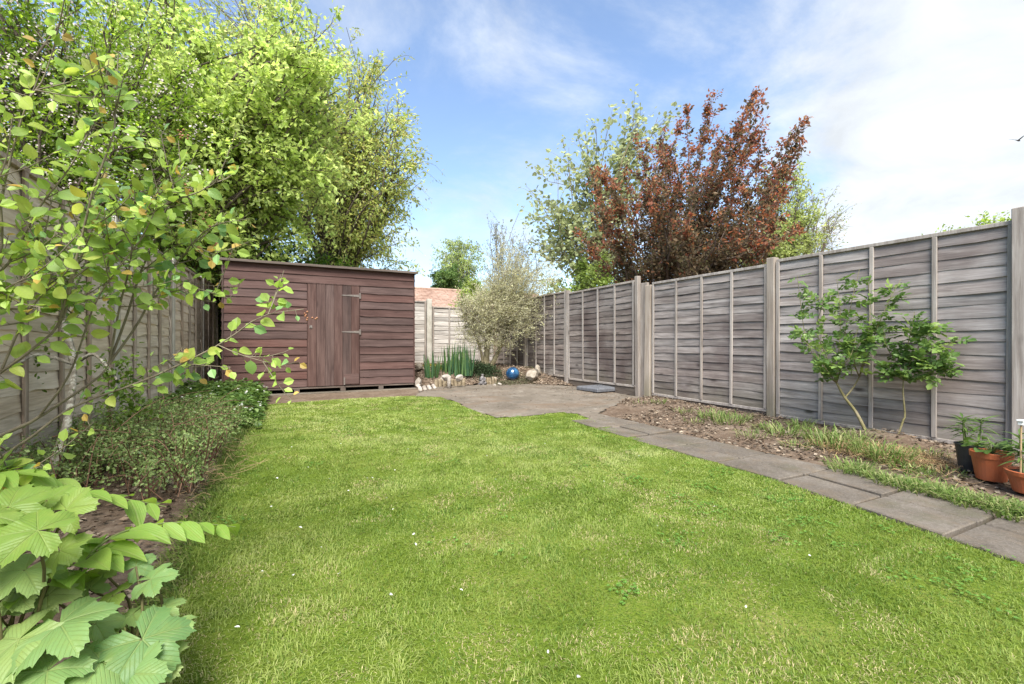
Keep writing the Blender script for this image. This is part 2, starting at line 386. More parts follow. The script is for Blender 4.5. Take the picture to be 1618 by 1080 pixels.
def mat_slab():
    m, nt = new_mat('grey_paving_slab'); t = NT(nt); v = t.n('ShaderNodeNewGeometry').outputs['Position']
    rnd = t.n('ShaderNodeObjectInfo').outputs['Random']
    a = t.noise(v, 3.0, 7, 0.65, 0.3); b = t.noise(v, 60, 6, 0.75)
    c = t.ramp(t.m('ADD', t.m('MULTIPLY', a, 0.5), t.m('MULTIPLY', b, 0.5)), [(0.35, (.074, .063, .051)), (0.5, (.132, .114, .095)), (0.66, (.205, .181, .154))])
    c = t.n('ShaderNodeHueSaturation', {'Color': c, 'Value': t.rng(rnd, 0, 1, 0.92, 1.06)}).outputs[0]
    c = t.mix(t.rng(t.noise(v, 7, 6, 0.7), 0.48, 0.70, 0, 0.7), c, (.15, .115, .08))
    c = t.mix(t.rng(t.noise(v, 2.2, 7, 0.75), 0.52, 0.66, 0, 0.5), c, (.085, .085, .05))
    c = t.mix(t.rng(t.noise(v, 170, 2, 0.6), 0.66, 0.74, 0, 0.8), c, (.40, .38, .35))
    t.out(t.bsdf(Base_Color=c, Roughness=0.93, Specular_IOR_Level=0.2, Normal=t.bump(t.noise(v, 140, 5, 0.75), 0.5, 0.005)).outputs[0]); return m
M['soil'] = mat_ground(); M['thatch'] = mat_thatch(); M['patio'] = mat_patio(); M['slab'] = mat_slab()

LAWN_X = -0.37
PATH_X0, PATH_X1 = 2.93, 3.56
FENCE_X = 5.2
def gpx(px, py): p = on_ground(px, py); return (p[0], p[1])
LAWN = [(LAWN_X, -4.0), (LAWN_X - .02, 1.8), (LAWN_X - .03, 3.1), (LAWN_X + .03, 5.0), gpx(418, 640), gpx(470, 636), gpx(560, 630), gpx(655, 626), gpx(697, 628),
        gpx(722, 637), gpx(750, 650), gpx(785, 661), gpx(840, 658), gpx(885, 652), gpx(912, 655), gpx(940, 666), gpx(975, 680), gpx(1000, 690),
        (2.945, 2.6), (2.945, 1.95), (2.87, 1.5), (2.77, .95), (2.67, 0.40), (2.48, -.6), (2.48, -4.0)]
def inside(poly, X, Y):
    X = np.asarray(X); Y = np.asarray(Y); r = np.zeros(X.shape, bool); n = len(poly)
    for i in range(n):
        x0, y0 = poly[i]; x1, y1 = poly[(i + 1) % n]
        if y0 == y1: continue
        r ^= ((y0 > Y) != (y1 > Y)) & (X < (x1 - x0) * (Y - y0) / (y1 - y0) + x0)
    return r
GZ = np.vectorize(gz)
def value_noise(X, Y, s, seed):
    g = np.random.default_rng(seed).random((64, 64)); x = np.asarray(X) / s; y = np.asarray(Y) / s
    i = np.floor(x).astype(int); j = np.floor(y).astype(int); u = x - i; v = y - j; u = u * u * (3 - 2 * u); v = v * v * (3 - 2 * v)
    a, b, c, d = g[i % 64, j % 64], g[(i + 1) % 64, j % 64], g[i % 64, (j + 1) % 64], g[(i + 1) % 64, (j + 1) % 64]
    return a * (1 - u) * (1 - v) + b * u * (1 - v) + c * (1 - u) * v + d * u * v
def sheet(name, poly, step, lift, mat, bump=0.0, kind='structure', hfun=None, smooth=True):
    xs = [p[0] for p in poly]; ys = [p[1] for p in poly]
    gx = np.arange(min(xs), max(xs) + step, step); gy = np.arange(min(ys), max(ys) + step, step)
    X, Y = np.meshgrid(gx, gy); Z = GZ(X, Y) + lift
    if bump: Z = Z + bump * (value_noise(X, Y, .17, 3) - .5) + bump * .7 * (value_noise(X, Y, .06, 4) - .5)
    if hfun is not None: Z = Z + hfun(X, Y)
    nx = len(gx); k = np.arange(X.size).reshape(X.shape)
    F = np.stack((k[:-1, :-1], k[:-1, 1:], k[1:, 1:], k[1:, :-1]), -1).reshape(-1, 4)
    cx = (X[:-1, :-1] + step / 2).ravel(); cy = (Y[:-1, :-1] + step / 2).ravel()
    F = F[inside(poly, cx, cy)]
    used = np.unique(F); re = np.full(X.size, -1); re[used] = np.arange(len(used))
    V = np.stack((X.ravel(), Y.ravel(), Z.ravel()), 1)[used]
    o = link(name, np_mesh(name, V, re[F], mat, smooth=smooth)); o['kind'] = kind
    return o
# one sheet of ground out to the horizon
def make_ground():
    ax = np.concatenate((-np.geomspace(900, 12, 14), np.arange(-10, 16.1, 1.0), np.geomspace(18, 900, 14)))
    ay = np.concatenate((-np.geomspace(900, 12, 14), np.arange(-10, 16.1, 0.5), np.geomspace(18, 900, 14)))
    X, Y = np.meshgrid(ax, ay); Z = GZ(X, Y) - 0.012
    k = np.arange(X.size).reshape(X.shape)
    F = np.stack((k[:-1, :-1], k[:-1, 1:], k[1:, 1:], k[1:, :-1]), -1).reshape(-1, 4)
    o = link('ground', np_mesh('ground', np.stack((X.ravel(), Y.ravel(), Z.ravel()), 1), F, M['soil'], smooth=True)); o['kind'] = 'structure'
make_ground()
sheet('lawn', LAWN, 0.04, 0.006, M['thatch'], 0.012)
# patio of stained concrete between lawn, back bed and right fence
PATIO = [gpx(655, 627), gpx(660, 622), (2.60, 8.25), (3.0, 8.22), (3.6, 8.30), (4.2, 8.25), (4.75, 7.75), (4.98, 7.45), (5.14, 7.0), (5.14, 5.35), (4.62, 5.3), (PATH_X1, 4.62), (PATH_X1, 3.9), (PATH_X0, 3.7), gpx(1000, 690), gpx(975, 680), gpx(940, 666),
         gpx(912, 655), gpx(885, 652), gpx(840, 658), gpx(785, 661), gpx(750, 650), gpx(722, 637), gpx(697, 628)]
sheet('patio', PATIO, 0.05, 0.012, M['patio'], 0.004)
# borders of soil
LEFT_BED = [(-1.75, -2.0), (LAWN_X - .005, -2.0), (LAWN_X - .01, 6.9), (LAWN_X + .1, 7.4), (-1.6, 9.6)]
def left_bed_h(X, Y): return 0.05 * np.clip((LAWN_X - X) / 0.35, 0, 1)
sheet('left_border_soil', LEFT_BED, 0.05, 0.0, M['soil'], 0.03, hfun=left_bed_h)
RIGHT_BED = [(PATH_X1 + .005, -2.0), (5.3, -2.0), (5.3, 5.35), (4.62, 5.28), (PATH_X1 + .005, 4.6)]
def right_bed_h(X, Y): return 0.05 * np.clip((X - 3.6) / 0.9, 0, 1) + 0.10 * np.exp(-(((X - 4.72) / .16) ** 2 + ((Y - 2.05) / .28) ** 2))
sheet('right_border_soil', RIGHT_BED, 0.05, 0.0, M['soil'], 0.035, hfun=right_bed_h)
BACK_BED = [(2.22, 8.36), (2.55, 8.30), (3.0, 8.28), (3.6, 8.36), (4.2, 8.30), (4.75, 7.8), (4.98, 7.5), (5.3, 7.5), (5.3, 11.3), (1.9, 11.3), (2.1, 8.9)]
def back_bed_h(X, Y):
    e = np.clip((Y - 8.25 - 0.10 * (X > 4.3) + np.clip(X - 4.2, 0, 1) * 0.9) / 1.0, 0, 1); e = e * e * (3 - 2 * e)
    return 0.02 + 0.26 * e * np.clip((X - 2.1) / .3, 0.3, 1) * np.clip((5.35 - X) / .5, 0.3, 1)
sheet('back_bed_soil', BACK_BED, 0.05, 0.0, M['soil'], 0.03, hfun=back_bed_h)
def bed_z(x, y):
    if inside(BACK_BED, np.array([x]), np.array([y]))[0]: return gz(x, y) + float(back_bed_h(np.array([x]), np.array([y]))[0])
    if x < LAWN_X: return gz(x, y) + float(left_bed_h(np.array([x]), np.array([y]))[0])
    if x > PATH_X1 and y < 5.3: return gz(x, y) + float(right_bed_h(np.array([x]), np.array([y]))[0])
    return gz(x, y) + 0.012

M['joint'] = noise_mat('mossy_joint', [(0.3, (.03, .028, .018)), (0.5, (.06, .055, .035)), (0.7, (.10, .11, .05))], 12, .95, .8, 60, .01)
# path of paving slabs, two across, laid on a sand bed
pbase = sheet('path', [(PATH_X0 - .46, -2.0), (PATH_X1, -2.0), (PATH_X1, 4.62), (PATH_X0 - .02, 3.72), (PATH_X0 - .02, 1.5), (PATH_X0 - .46, .2)], 0.06, -0.008, M['joint'])
joints = [-1.95, -1.48, -1.0, -0.52, -0.04, 0.47, 0.96, 1.39, 1.86, 2.36, 2.88, 3.36, 3.84, 4.32]
def path_left(y): return min(2.935, 2.665 + .185 * (max(y, -.6) - .45))
def path_mid(y): return .5 * (path_left(y) + PATH_X1) - .02
for i in range(len(joints) - 1):
    y0, y1 = joints[i] + .011, joints[i + 1] - .011
    for k, (fa, fb) in enumerate(((path_left, path_mid), (path_mid, lambda y: PATH_X1))):
        xc, yc = (fa((y0 + y1) / 2) + fb((y0 + y1) / 2)) / 2, (y0 + y1) / 2
        if yc > 4.2 and k == 0: continue
        c = [(fa(y0) + .009 - xc, y0 - yc), (fb(y0) - .009 - xc, y0 - yc), (fb(y1) - .009 - xc, y1 - yc), (fa(y1) + .009 - xc, y1 - yc)]
        mb = MB().add([(x, y, -.05) for x, y in c] + [(x, y, 0) for x, y in c], [(3, 2, 1, 0), (4, 5, 6, 7), (0, 1, 5, 4), (1, 2, 6, 5), (2, 3, 7, 6), (3, 0, 4, 7)])
        mb.obj('slab', M['slab'], pbase, bevel=.006, loc=(xc, yc, gz(xc, yc) + 0.020 + R.uniform(-.005, .005)), rot=(R.uniform(-.010, .010), R.uniform(-.010, .010), R.uniform(-.006, .006)))

# ================================================================== FENCES
def waney_board(Ln, H, seed, amp, mat, nx=9, tilt=0.016):
    r = np.random.default_rng(seed); xs = np.linspace(0, Ln, nx + 1)
    ph = r.random(4) * 6.28
    wv = amp * (0.55 * np.sin(xs / Ln * 2 * pi * r.uniform(0.6, 1.4) + ph[0]) + 0.3 * np.sin(xs / Ln * 2 * pi * 2.3 + ph[1]) + 0.25 * np.sin(xs / Ln * 2 * pi * 4.1 + ph[2]))
    bow = 0.006 * np.sin(xs / Ln * pi * 4 + ph[3]); T = 0.008
    rows = [np.stack((xs, np.full_like(xs, -0.001), np.full_like(xs, H)), 1),
            np.stack((xs, -tilt * .55 + bow * .5 - .003, H * .45 + wv * .5), 1),
            np.stack((xs, -tilt + bow, wv), 1),
            np.stack((xs, -tilt + bow + T, wv), 1),
            np.stack((xs, np.full_like(xs, T - .001), np.full_like(xs, H)), 1)]
    V = np.concatenate(rows); n = nx + 1; F = []
    for q in range(4):
        for i in range(nx): F.append((q * n + i, (q + 1) * n + i, (q + 1) * n + i + 1, q * n + i + 1))
    return np_mesh('board', V, np.array(F), mat)
_bm = {}
def board_mesh(Ln, H, amp, mat, k):
    key = (round(Ln, 2), round(H, 3), amp, mat.name, k)
    if key not in _bm: _bm[key] = waney_board(Ln, H, hash((k, round(Ln * 100), int(amp * 1e4))) % 9999, amp, mat)
    return _bm[key]
_bx = {}
def bmesh_box(name, sx, sy, sz, mat, bevel=0.003):
    key = (name, round(sx, 3), round(sy, 3), round(sz, 3), mat.name)
    if key not in _bx: _bx[key] = MB().box(0, sx, 0, sy, 0, sz).mesh(name, mat, bevel)
    return _bx[key]
def fence_panel(fence, p0, p1, z0, z1, bm, vm, expo=0.102, amp=0.010, nbat=3, gravel=0.0, gmat=None, zb1=None, rail=True):
    """p0 -> p1 seen from the garden: left to right; a lap panel with battens on the garden side"""
    dx, dy = p1[0] - p0[0], p1[1] - p0[1]; Ln = sqrt(dx * dx + dy * dy); th = atan2(dy, dx); H = z1 - z0
    fr = MB(); fr.box(0.0, Ln, -0.034, 0.030, H - 0.034, H)                    # capping rail
    fr.box(0.004, Ln - .004, -0.030, 0.022, 0.0, 0.036)                        # bottom rail
    fr.box(0.004, 0.036, 0.012, 0.032, 0.036, H - .034); fr.box(Ln - .036, Ln - .004, 0.012, 0.032, 0.036, H - .034)
    pan = fr.obj('panel', vm if rail else bm, fence, bevel=0.003, loc=(p0[0], p0[1], z0), rot=(0, radians(R.uniform(-.35, .35)), th))
    n = int((H - 0.06) / expo); e = (H - 0.055) / n
    for i in range(n):
        z = 0.030 + i * e
        link('board', board_mesh(Ln - 0.012, min(e * 1.22, H - 0.02 - z), amp, bm, R.randrange(7)), pan, (0.006, R.uniform(-.002, .002), z + R.uniform(-.006, .006)), (0, radians(R.uniform(-.2, .2) if R.random() < .8 else R.uniform(-.55, .55)), 0))
    for k in range(nbat + 2):
        x = 0.006 + k * (Ln - 0.012 - 0.036) / (nbat + 1)
        link('batten', bmesh_box('batten', 0.036, 0.020, H - 0.072, vm), pan, (x + (R.uniform(-.012, .012) if 0 < k <= nbat else 0), -0.037, 0.037), (radians(R.uniform(-.12, .12)), radians(R.uniform(-.25, .25)), 0))
    if gravel:
        g = MB().box(-0.02, Ln + .02, -0.012, 0.014, -gravel, -0.004).obj('gravel_board', gmat or M['gravel_board'], pan, bevel=0.004)
    return pan
def post(fence, x, y, z0, z1, sx, sy, mat, rz=0.0, lean=(0, 0), pyr=True, label=None):
    mb = MB(); h = z1 - z0
    mb.box(-sx / 2, sx / 2, -sy / 2, sy / 2, -0.3, h)
    o = mb.obj('post', mat, fence, bevel=0.006, loc=(x, y, z0), rot=(radians(lean[0]), radians(lean[1]), rz))
    if label: o['label'] = label
    return o
# right fence: x = 5.2, seen from the left; each panel runs from its far end towards the camera
fr = empty('fence', (0, 0, 0)); tag(fr, 'long weathered grey lap panel fence beside the paved path', 'fence')
FX = FENCE_X
for y0, y1, z0, z1, g in ((-0.62, 1.20, .06, 1.93, .07), (1.395, 3.33, .055, 1.915, .10), (3.44, 5.34, .11, 1.89, .12), (5.74, 7.69, .19, 1.97, .14), (7.80, 9.45, .23, 2.02, .15), (9.56, 11.12, .27, 2.06, .16)):
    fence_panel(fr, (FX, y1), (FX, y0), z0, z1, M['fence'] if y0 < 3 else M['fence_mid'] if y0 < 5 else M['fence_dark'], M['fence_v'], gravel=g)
post(fr, FX - .01, 1.295, 0, 1.99, .15, .19, M['fence_v'], label='broad timber post at the near end')
post(fr, FX - .005, 3.385, .0, 1.945, .10, .095, M['post'])
post(fr, FX - .03, 5.43, .04, 1.86, .05, .12, M['post'], lean=(0, 0.8), label='split leaning post beside the join')
post(fr, FX + .012, 5.54, .04, 1.91, .05, .16, M['fence_v'])
post(fr, FX - .02, 5.65, .04, 2.03, .075, .075, M['fence_v'], lean=(0, -.5))
post(fr, FX - .005, 7.745, .06, 2.02, .10, .09, M['fence_v'])
post(fr, FX - .02, 9.50, .08, 2.05, .10, .09, M['post'])
# back fence
fb = empty('fence', (0, 11.2, 0)); tag(fb, 'silvery lap panel fence at the far end with pale concrete posts', 'fence')
for x0, x1, z0, z1 in ((-0.5, 1.30, .25, 2.02), (1.40, 3.20, .25, 2.00), (3.36, 5.10, .22, 1.88)):
    fence_panel(fb, (x0, 0), (x1, 0), z0, z1, M['fence_b'], M['fence_v'], expo=.11, amp=.016, gravel=.14, gmat=M['concrete_post'])
post(fb, 1.35, -.01, .1, 2.03, .09, .10, M['concrete_post']); post(fb, 3.28, -.01, .1, 2.06, .125, .10, M['concrete_post'])
post(fb, 5.17, -.03, .1, 2.06, .09, .09, M['post'])
# left fence
fl = empty('fence', (0, 0, 0)); tag(fl, 'tan bowed lap panel fence behind the left border shrubs', 'fence')
def lx(y): return -1.52 + 0.030 * y
ys = [-0.72, 1.24, 3.18, 5.12, 7.06, 9.0, 10.94]
for i in range(6):
    y0, y1 = ys[i] + .06, ys[i + 1] - .06; s = gz(0, (y0 + y1) / 2)
    fence_panel(fl, (lx(y0), y0), (lx(y1), y1), .10 + s, 1.97 + s * .5, M['fence_l'], M['fence_lv'], expo=.118, amp=.022, gravel=.13, gmat=M['concrete_post'])
for y in ys: post(fl, lx(y) - .0, y, gz(0, y), 2.02 + gz(0, y) * .5, .10, .105, M['concrete_post'])

# ================================================================== SHED
SX0, SX1, SY = -0.885, 2.17, 8.36
SZ0, SZ1 = 0.185, 2.235
def shed_board(w, h, seed):
    """featheredge board: thin at the top, thick at the bottom, lower edge slightly uneven"""
    r = np.random.default_rng(seed); nx = 6; xs = np.linspace(0, w, nx + 1); wv = r.normal(0, .0022, nx + 1); bw = r.normal(0, .0018, nx + 1)
    rows = [np.stack((xs, np.full_like(xs, -.003), np.full_like(xs, h)), 1), np.stack((xs, -.020 + bw, wv), 1), np.stack((xs, np.full_like(xs, .004), wv), 1), np.stack((xs, np.full_like(xs, .004), np.full_like(xs, h)), 1)]
    V = np.concatenate(rows); n = nx + 1
    F = [(q * n + i, (q + 1) * n + i, (q + 1) * n + i + 1, q * n + i + 1) for q in range(3) for i in range(nx)]
    e = (0, n, 2 * n, 3 * n); F += [e[::-1], tuple(q + nx for q in e)]
    return np_mesh('wall_board', V, np.array(F), M['shed'])
def make_shed():
    t = empty('garden_shed', ((SX0 + SX1) / 2, SY, SZ0)); tag(t, 'brown stained wooden shed with plank door and flat felt roof', 'shed')
    W = SX1 - SX0; H = SZ1 - SZ0; D = 1.75; x0 = -W / 2
    DX0, DX1, DZ1 = x0 + 1.222, x0 + 2.067, H - 0.275
    # dark inner walls behind the boards
    b = MB(); b.box(x0 + .01, W / 2 - .01, 0.012, 0.04, 0.02, H - .01); b.box(x0 + .01, x0 + .04, .04, D, .02, H - .01); b.box(W / 2 - .04, W / 2 - .01, .04, D, .02, H - .01); b.box(x0 + .04, W / 2 - .04, D - .03, D, .02, H - .01)
    b.obj('wall_frame', M['shed'], t)
    n = 15; e = (H - .02) / n
    cache = {}
    def brd(a, c, z):
        w = round(c - a, 3); key = (w, R.randrange(5))
        if key not in cache: cache[key] = shed_board(w, e * 1.14, len(cache))
        link('wall_board', cache[key], t, (a, 0.0 + R.uniform(-.0015, .0015), z), (0, radians(R.uniform(-.12, .12)), 0))
    for i in range(n):
        z = 0.01 + i * e
        if z > DZ1 - 0.05: brd(x0 + .006, W / 2 - .006, z)
        else: brd(x0 + .006, DX0 - .006, z); brd(DX1 + .006, W / 2 - .006, z)
    side = {}
    for sgn in (0, 1):                                      # side cladding
        for i in range(n):
            key = R.randrange(3)
            if key not in side: side[key] = shed_board(D - .03, e * 1.14, 70 + key)
            if sgn == 0: link('wall_board', side[key], t, (x0 + .004, D - .01, 0.01 + i * e), (0, 0, -pi / 2))
            else: link('wall_board', side[key], t, (W / 2 - .004, .02, 0.01 + i * e), (0, 0, pi / 2))
    for x in (x0, W / 2 - .022): MB().box(x, x + .022, -.026, -.002, 0.0, H - .004).obj('corner_strip', M['shed_v'], t, bevel=.003)
    # door: planks, hinges, hasp
    dw = DX1 - DX0; d = MB().box(0.01, dw - .01, 0.0, .010, 0.02, DZ1 - .0).obj('door', M['shed_v'], t, loc=(DX0, -.002, 0))
    npk = 6; pw = dw / npk
    pk = [MB().box(.0018, pw - .0018, -.020, -.001, 0.0, DZ1 - .012).mesh('plank', M['shed_v'], .003) for _ in range(2)]
    for i in range(npk): link('plank', pk[i % 2], d, (i * pw, R.uniform(-.002, .001), .010), None)
    MB().box(-.004, dw + .004, -.026, -.0205, DZ1 - .016, DZ1 + .004).obj('head_strip', M['shed_v'], d, bevel=.002)
    for z in (DZ1 - .19, DZ1 - .83):
        h = MB(); h.add([(dw - .30, -.026, z - .006), (dw - .01, -.026, z - .022), (dw - .01, -.026, z + .022), (dw - .30, -.026, z + .006), (dw - .30, -.0215, z - .006), (dw - .01, -.0215, z - .022), (dw - .01, -.0215, z + .022), (dw - .30, -.0215, z + .006)],
                        [(0, 1, 2, 3), (7, 6, 5, 4), (0, 4, 5, 1), (1, 5, 6, 2), (2, 6, 7, 3), (3, 7, 4, 0)])
        h.box(dw - .008, dw + .022, -.028, -.021, z - .048, z + .048)
        hg = h.obj('hinge', M['steel'], d, bevel=.0015)
        h2 = MB(); h2.tube([(dw + .001, -.030, z - .048), (dw + .001, -.030, z + .048)], .006, 8); h2.obj('hinge_pin', M['steel'], hg)
    h = MB(); h.box(.03, .075, -.027, -.021, 1.0, 1.05); h.tube([(.050, -.026, 1.025), (.050, -.045, 1.025)], .009, 8); h.obj('latch', M['steel'], d)
    MB().box(dw - .27, dw - .012, -.034, -.0215, .03, .205).obj('repair_patch', M['shed'], d, bevel=.003, loc=(0, 0, 0))
    h = MB(); h.box(dw - .268, dw - .245, -.040, -.035, .02, .15); h.obj('bolt', M['steel'], d)
    # roof: deck, felt, front fascia
    r = MB().box(x0 - .05, W / 2 + .05, -.07, D + .06, H, H + .022).obj('roof', M['shed_trim'], t, bevel=.003)
    MB().box(x0 - .045, W / 2 + .045, -.062, D + .05, H + .024, H + .034).obj('felt', M['felt'], r, bevel=.003)
    MB().box(x0 - .052, W / 2 + .052, -.090, -.0725, H - .010, H + .030).obj('fascia', M['shed_trim'], r, bevel=.003)
    # bearers the floor stands on
    MB().box(x0 + .02, W / 2 - .02, -.012, D, -.028, 0.0).obj('floor', M['shed_trim'], t, bevel=.003)
    for x in (x0 + .3, x0 + 1.02, x0 + 1.75, x0 + 2.40): MB().box(x, x + .085, -.01, D - .02, -.088, -.029).obj('bearer', M['shed_trim'], t, bevel=.003)
make_shed()
# cracked concrete slab the shed stands on
def shed_base():
    mb = MB(); x0, x1, y0, y1 = -0.80, 2.55, 8.14, 10.2; n = 34; z0, z1 = .0, .095
    xs = np.linspace(x0, x1, n + 1); crack = 8.205 + .035 * (value_noise(xs, xs * 0 + 2.2, .22, 9) - .5) * 2
    front = y0 + .03 * (value_noise(xs, xs * 0 + .7, .3, 12) - .5)
    def strip(ya, yb, za):
        for i in range(n):
            v = [(xs[i], ya[i], 0.0), (xs[i + 1], ya[i + 1], 0.0), (xs[i + 1], yb[i + 1], 0.0), (xs[i], yb[i], 0.0)]
            v += [(a, b, za) for a, b, _ in v]
            mb.add(v, [(4, 5, 6, 7), (0, 1, 5, 4), (2, 3, 7, 6)] + ([(3, 0, 4, 7)] if i == 0 else []) + ([(1, 2, 6, 5)] if i == n - 1 else []))
    strip(crack + .012, np.full(n + 1, y1), z1)
    strip(front, crack, z1 - .018)
    o = mb.obj('concrete_base', M['patio']); tag(o, 'cracked concrete slab under the brown shed', 'slab')
shed_base()

# ================================================================== GRASS, LITTER
M['grass'] = leaf_mat('grass_blade', rough=0.55, trans=0.30, spec=0.25)
M['leaf'] = leaf_mat('leaf', rough=0.45, trans=0.38, spec=0.35)
M['leaf_matt'] = leaf_mat('matt_leaf', rough=0.65, trans=0.30, spec=0.2)
M['leaf_tree'] = leaf_mat('tree_leaf', rough=0.5, trans=0.48, spec=0.3)
M['litter'] = leaf_mat('dry_litter', rough=0.9, trans=0.0, spec=0.1)
M['petal'] = leaf_mat('white_petal', rough=0.6, trans=0.3, spec=0.2)
M['bark'] = noise_mat('grey_brown_bark', [(0.3, (.05, .04, .032)), (0.5, (.11, .09, .07)), (0.7, (.19, .165, .13))], 14, 0.9, 0.8, 40, 0.02)
M['bark_olive'] = noise_mat('olive_bark', [(0.3, (.10, .085, .05)), (0.5, (.19, .165, .10)), (0.7, (.28, .25, .16))], 12, 0.9, 0.6, 50, 0.01)
M['twig'] = noise_mat('brown_twig', [(0.3, (.08, .055, .045)), (0.5, (.14, .105, .085)), (0.7, (.20, .165, .135))], 20, 0.8, 0.3, 60, 0.005)
M['stem_green'] = noise_mat('green_stem', [(0.3, (.09, .13, .04)), (0.6, (.16, .20, .07))], 12, 0.6, 0.2, 60, 0.003)
M['white_bark'] = noise_mat('pale_birch_bark', [(0.35, (.25, .23, .2)), (0.5, (.55, .53, .5)), (0.7, (.68, .67, .64))], 9, 0.8, 0.3, 40, 0.01)

def blades(name, P, H, W, lean, cols, mat, kind='stuff', parent=None, rng=NP, dirn=None):
    """n grass blades, each bent over: quad + tip triangle"""
    n = len(P); a = rng.random(n) * 2 * pi if dirn is None else dirn
    D = np.stack((np.cos(a), np.sin(a), np.zeros(n)), 1); b = a + pi / 2 + rng.normal(0, .5, n)
    X = np.stack((np.cos(b), np.sin(b), np.zeros(n)), 1)
    H = np.asarray(H)[:, None]; W = np.asarray(W)[:, None]; ln = np.asarray(lean)[:, None]
    up = np.array((0, 0, 1.0))
    mid = P + up * H * .58 + D * H * ln * .35; tip = P + up * H * np.clip(1 - ln * .35, .15, 1) + D * H * ln
    V = np.stack((P - X * W * .5, P + X * W * .5, mid + X * W * .42, mid - X * W * .42, tip), 1).reshape(-1, 3)
    k = (np.arange(n) * 5)[:, None]
    Q = k + np.array((0, 1, 2, 3)); T = k + np.array((3, 2, 4))
    o = link(name, np_mesh(name, V, [Q, T], mat, col=np.repeat(cols, 5, axis=0)), parent); o['kind'] = kind
    return o
def make_lawn_grass():
    P = []; 
    def area(n, x0, x1, y0, y1, keep=None):
        X = NP.uniform(x0, x1, n); Y = NP.uniform(y0, y1, n); k = inside(LAWN, X, Y)
        if keep is not None: k &= keep(X, Y)
        return X[k], Y[k]
    dep = lambda X, Y: X * FW[0] + Y * FW[1]
    lat = lambda X, Y: X * RT[0] + Y * RT[1]
    fov = lambda X, Y, m=.5: np.abs(lat(X, Y)) < 1.22 * dep(X, Y) + m
    X1, Y1 = area(800000, -.45, 3.0, -1, 6, lambda X, Y: fov(X, Y) & (dep(X, Y) > .85) & (dep(X, Y) < 2.3) & (NP.random(len(X)) < .55))
    X2, Y2 = area(420000, -.45, 3.2, -1, 7.5, lambda X, Y: fov(X, Y) & (dep(X, Y) >= 2.3) & (dep(X, Y) < 4.4))
    X3, Y3 = area(260000, -.45, 3.8, .5, 9, lambda X, Y: (dep(X, Y) >= 4.4))
    X4, Y4 = area(70000, -.45, 3.0, -3.9, 2, lambda X, Y: ~(fov(X, Y) & (dep(X, Y) > .85)) & (dep(X, Y) < 2.3))
    for X, Y, w0, h0, nm in ((X1, Y1, .0024, .040, 0), (X2, Y2, .0038, .038, 1), (X3, Y3, .0062, .034, 2), (X4, Y4, .008, .034, 3)):
        P.append((X, Y, np.full(len(X), w0), np.full(len(X), h0)))
    X, Y, W, H = (np.concatenate([p[i] for p in P]) for i in range(4))
    n = len(X)
    tuft = value_noise(X, Y, .055, 21); pat = value_noise(X, Y, .42, 22); big = value_noise(X, Y, 1.3, 23); t2 = value_noise(X, Y, .14, 26)
    edge = np.clip((LAWN_X + .12 - X) / .12, 0, 1)
    H = H * .48 * (.50 + .35 * tuft + .25 * t2 + .20 * pat + .40 * NP.random(n)) * (1 + .8 * edge)
    W = W * (.7 + .6 * NP.random(n))
    ang = value_noise(X, Y, .22, 24) * 4 * pi + NP.normal(0, 1.5, n)
    lean = np.clip(NP.normal(.95, .40, n), .1, 1.9)
    g1, g2, g3 = np.array((.165, .240, .042)), np.array((.280, .355, .085)), np.array((.380, .425, .165))
    dry = np.array((.46, .41, .22)); dk = np.array((.105, .190, .030))
    u = np.clip(-.05 + .65 * pat + .75 * (big - .3) + .55 * (t2 - .5) + .35 * (tuft - .5) + NP.normal(0, .2, n) + .03 * (Y - 3), 0, 1)[:, None]
    C = np.where(u < .5, g1 + (g2 - g1) * u * 2, g2 + (g3 - g2) * (u * 2 - 1))
    dm = np.clip((value_noise(X, Y, .16, 25) * .6 + value_noise(X, Y, .5, 31) * .4 - .58) * 6, 0, 1)
    d = (NP.random(n) < .06 + .52 * dm)[:, None]; C = np.where(d, dry * (.7 + .6 * NP.random((n, 1))), C)
    H = np.where(d[:, 0], H * .62, H)
    k = (NP.random(n) < .10 + .25 * np.clip((value_noise(X, Y, .21, 33) - .6) * 4, 0, 1))[:, None]; C = np.where(k, dk, C)
    Z = GZ(X, Y) + .004
    o = blades('lawn_grass', np.stack((X, Y, Z), 1), H, W, lean, C, M['grass'], dirn=ang)
    tag(o, 'short mown green lawn grass with drier straw patches', 'grass')
make_lawn_grass()

def chips(name, poly, n, zfun, cols, smin, smax, label, cat, keep=None):
    xs = [p[0] for p in poly]; ys_ = [p[1] for p in poly]
    X = NP.uniform(min(xs), max(xs), n * 3); Y = NP.uniform(min(ys_), max(ys_), n * 3); k = inside(poly, X, Y)
    if keep is not None: k &= keep(X, Y)
    X, Y = X[k][:n], Y[k][:n]; m = len(X)
    Z = zfun(X, Y) + NP.uniform(.004, .020, m)
    a = NP.random(m) * 2 * pi; D = np.stack((np.cos(a), np.sin(a), NP.normal(0, .25, m)), 1)
    o = leaf_mass(name, np.stack((X, Y, Z), 1), D, NP.uniform(smin, smax, m), .62, vary(m, cols, .25), T_DIAMOND, M['litter'], tilt=.5, kind='stuff')
    tag(o, label, cat); return o
brown = [(.075, .052, .036), (.13, .092, .062), (.19, .142, .102), (.26, .22, .17), (.115, .08, .056)]
chips('bark_chips', LEFT_BED, 9000, lambda X, Y: GZ(X, Y) + left_bed_h(X, Y), brown, .018, .05, 'brown bark chips and dead leaves under the left border plants', 'bark chips')
chips('leaf_litter', RIGHT_BED, 6500, lambda X, Y: GZ(X, Y) + right_bed_h(X, Y), brown, .018, .048, 'dry leaf litter on the soil beside the path', 'leaf litter', keep=lambda X, Y: (value_noise(X, Y, .5, 41) > .18) & (Y > .3))
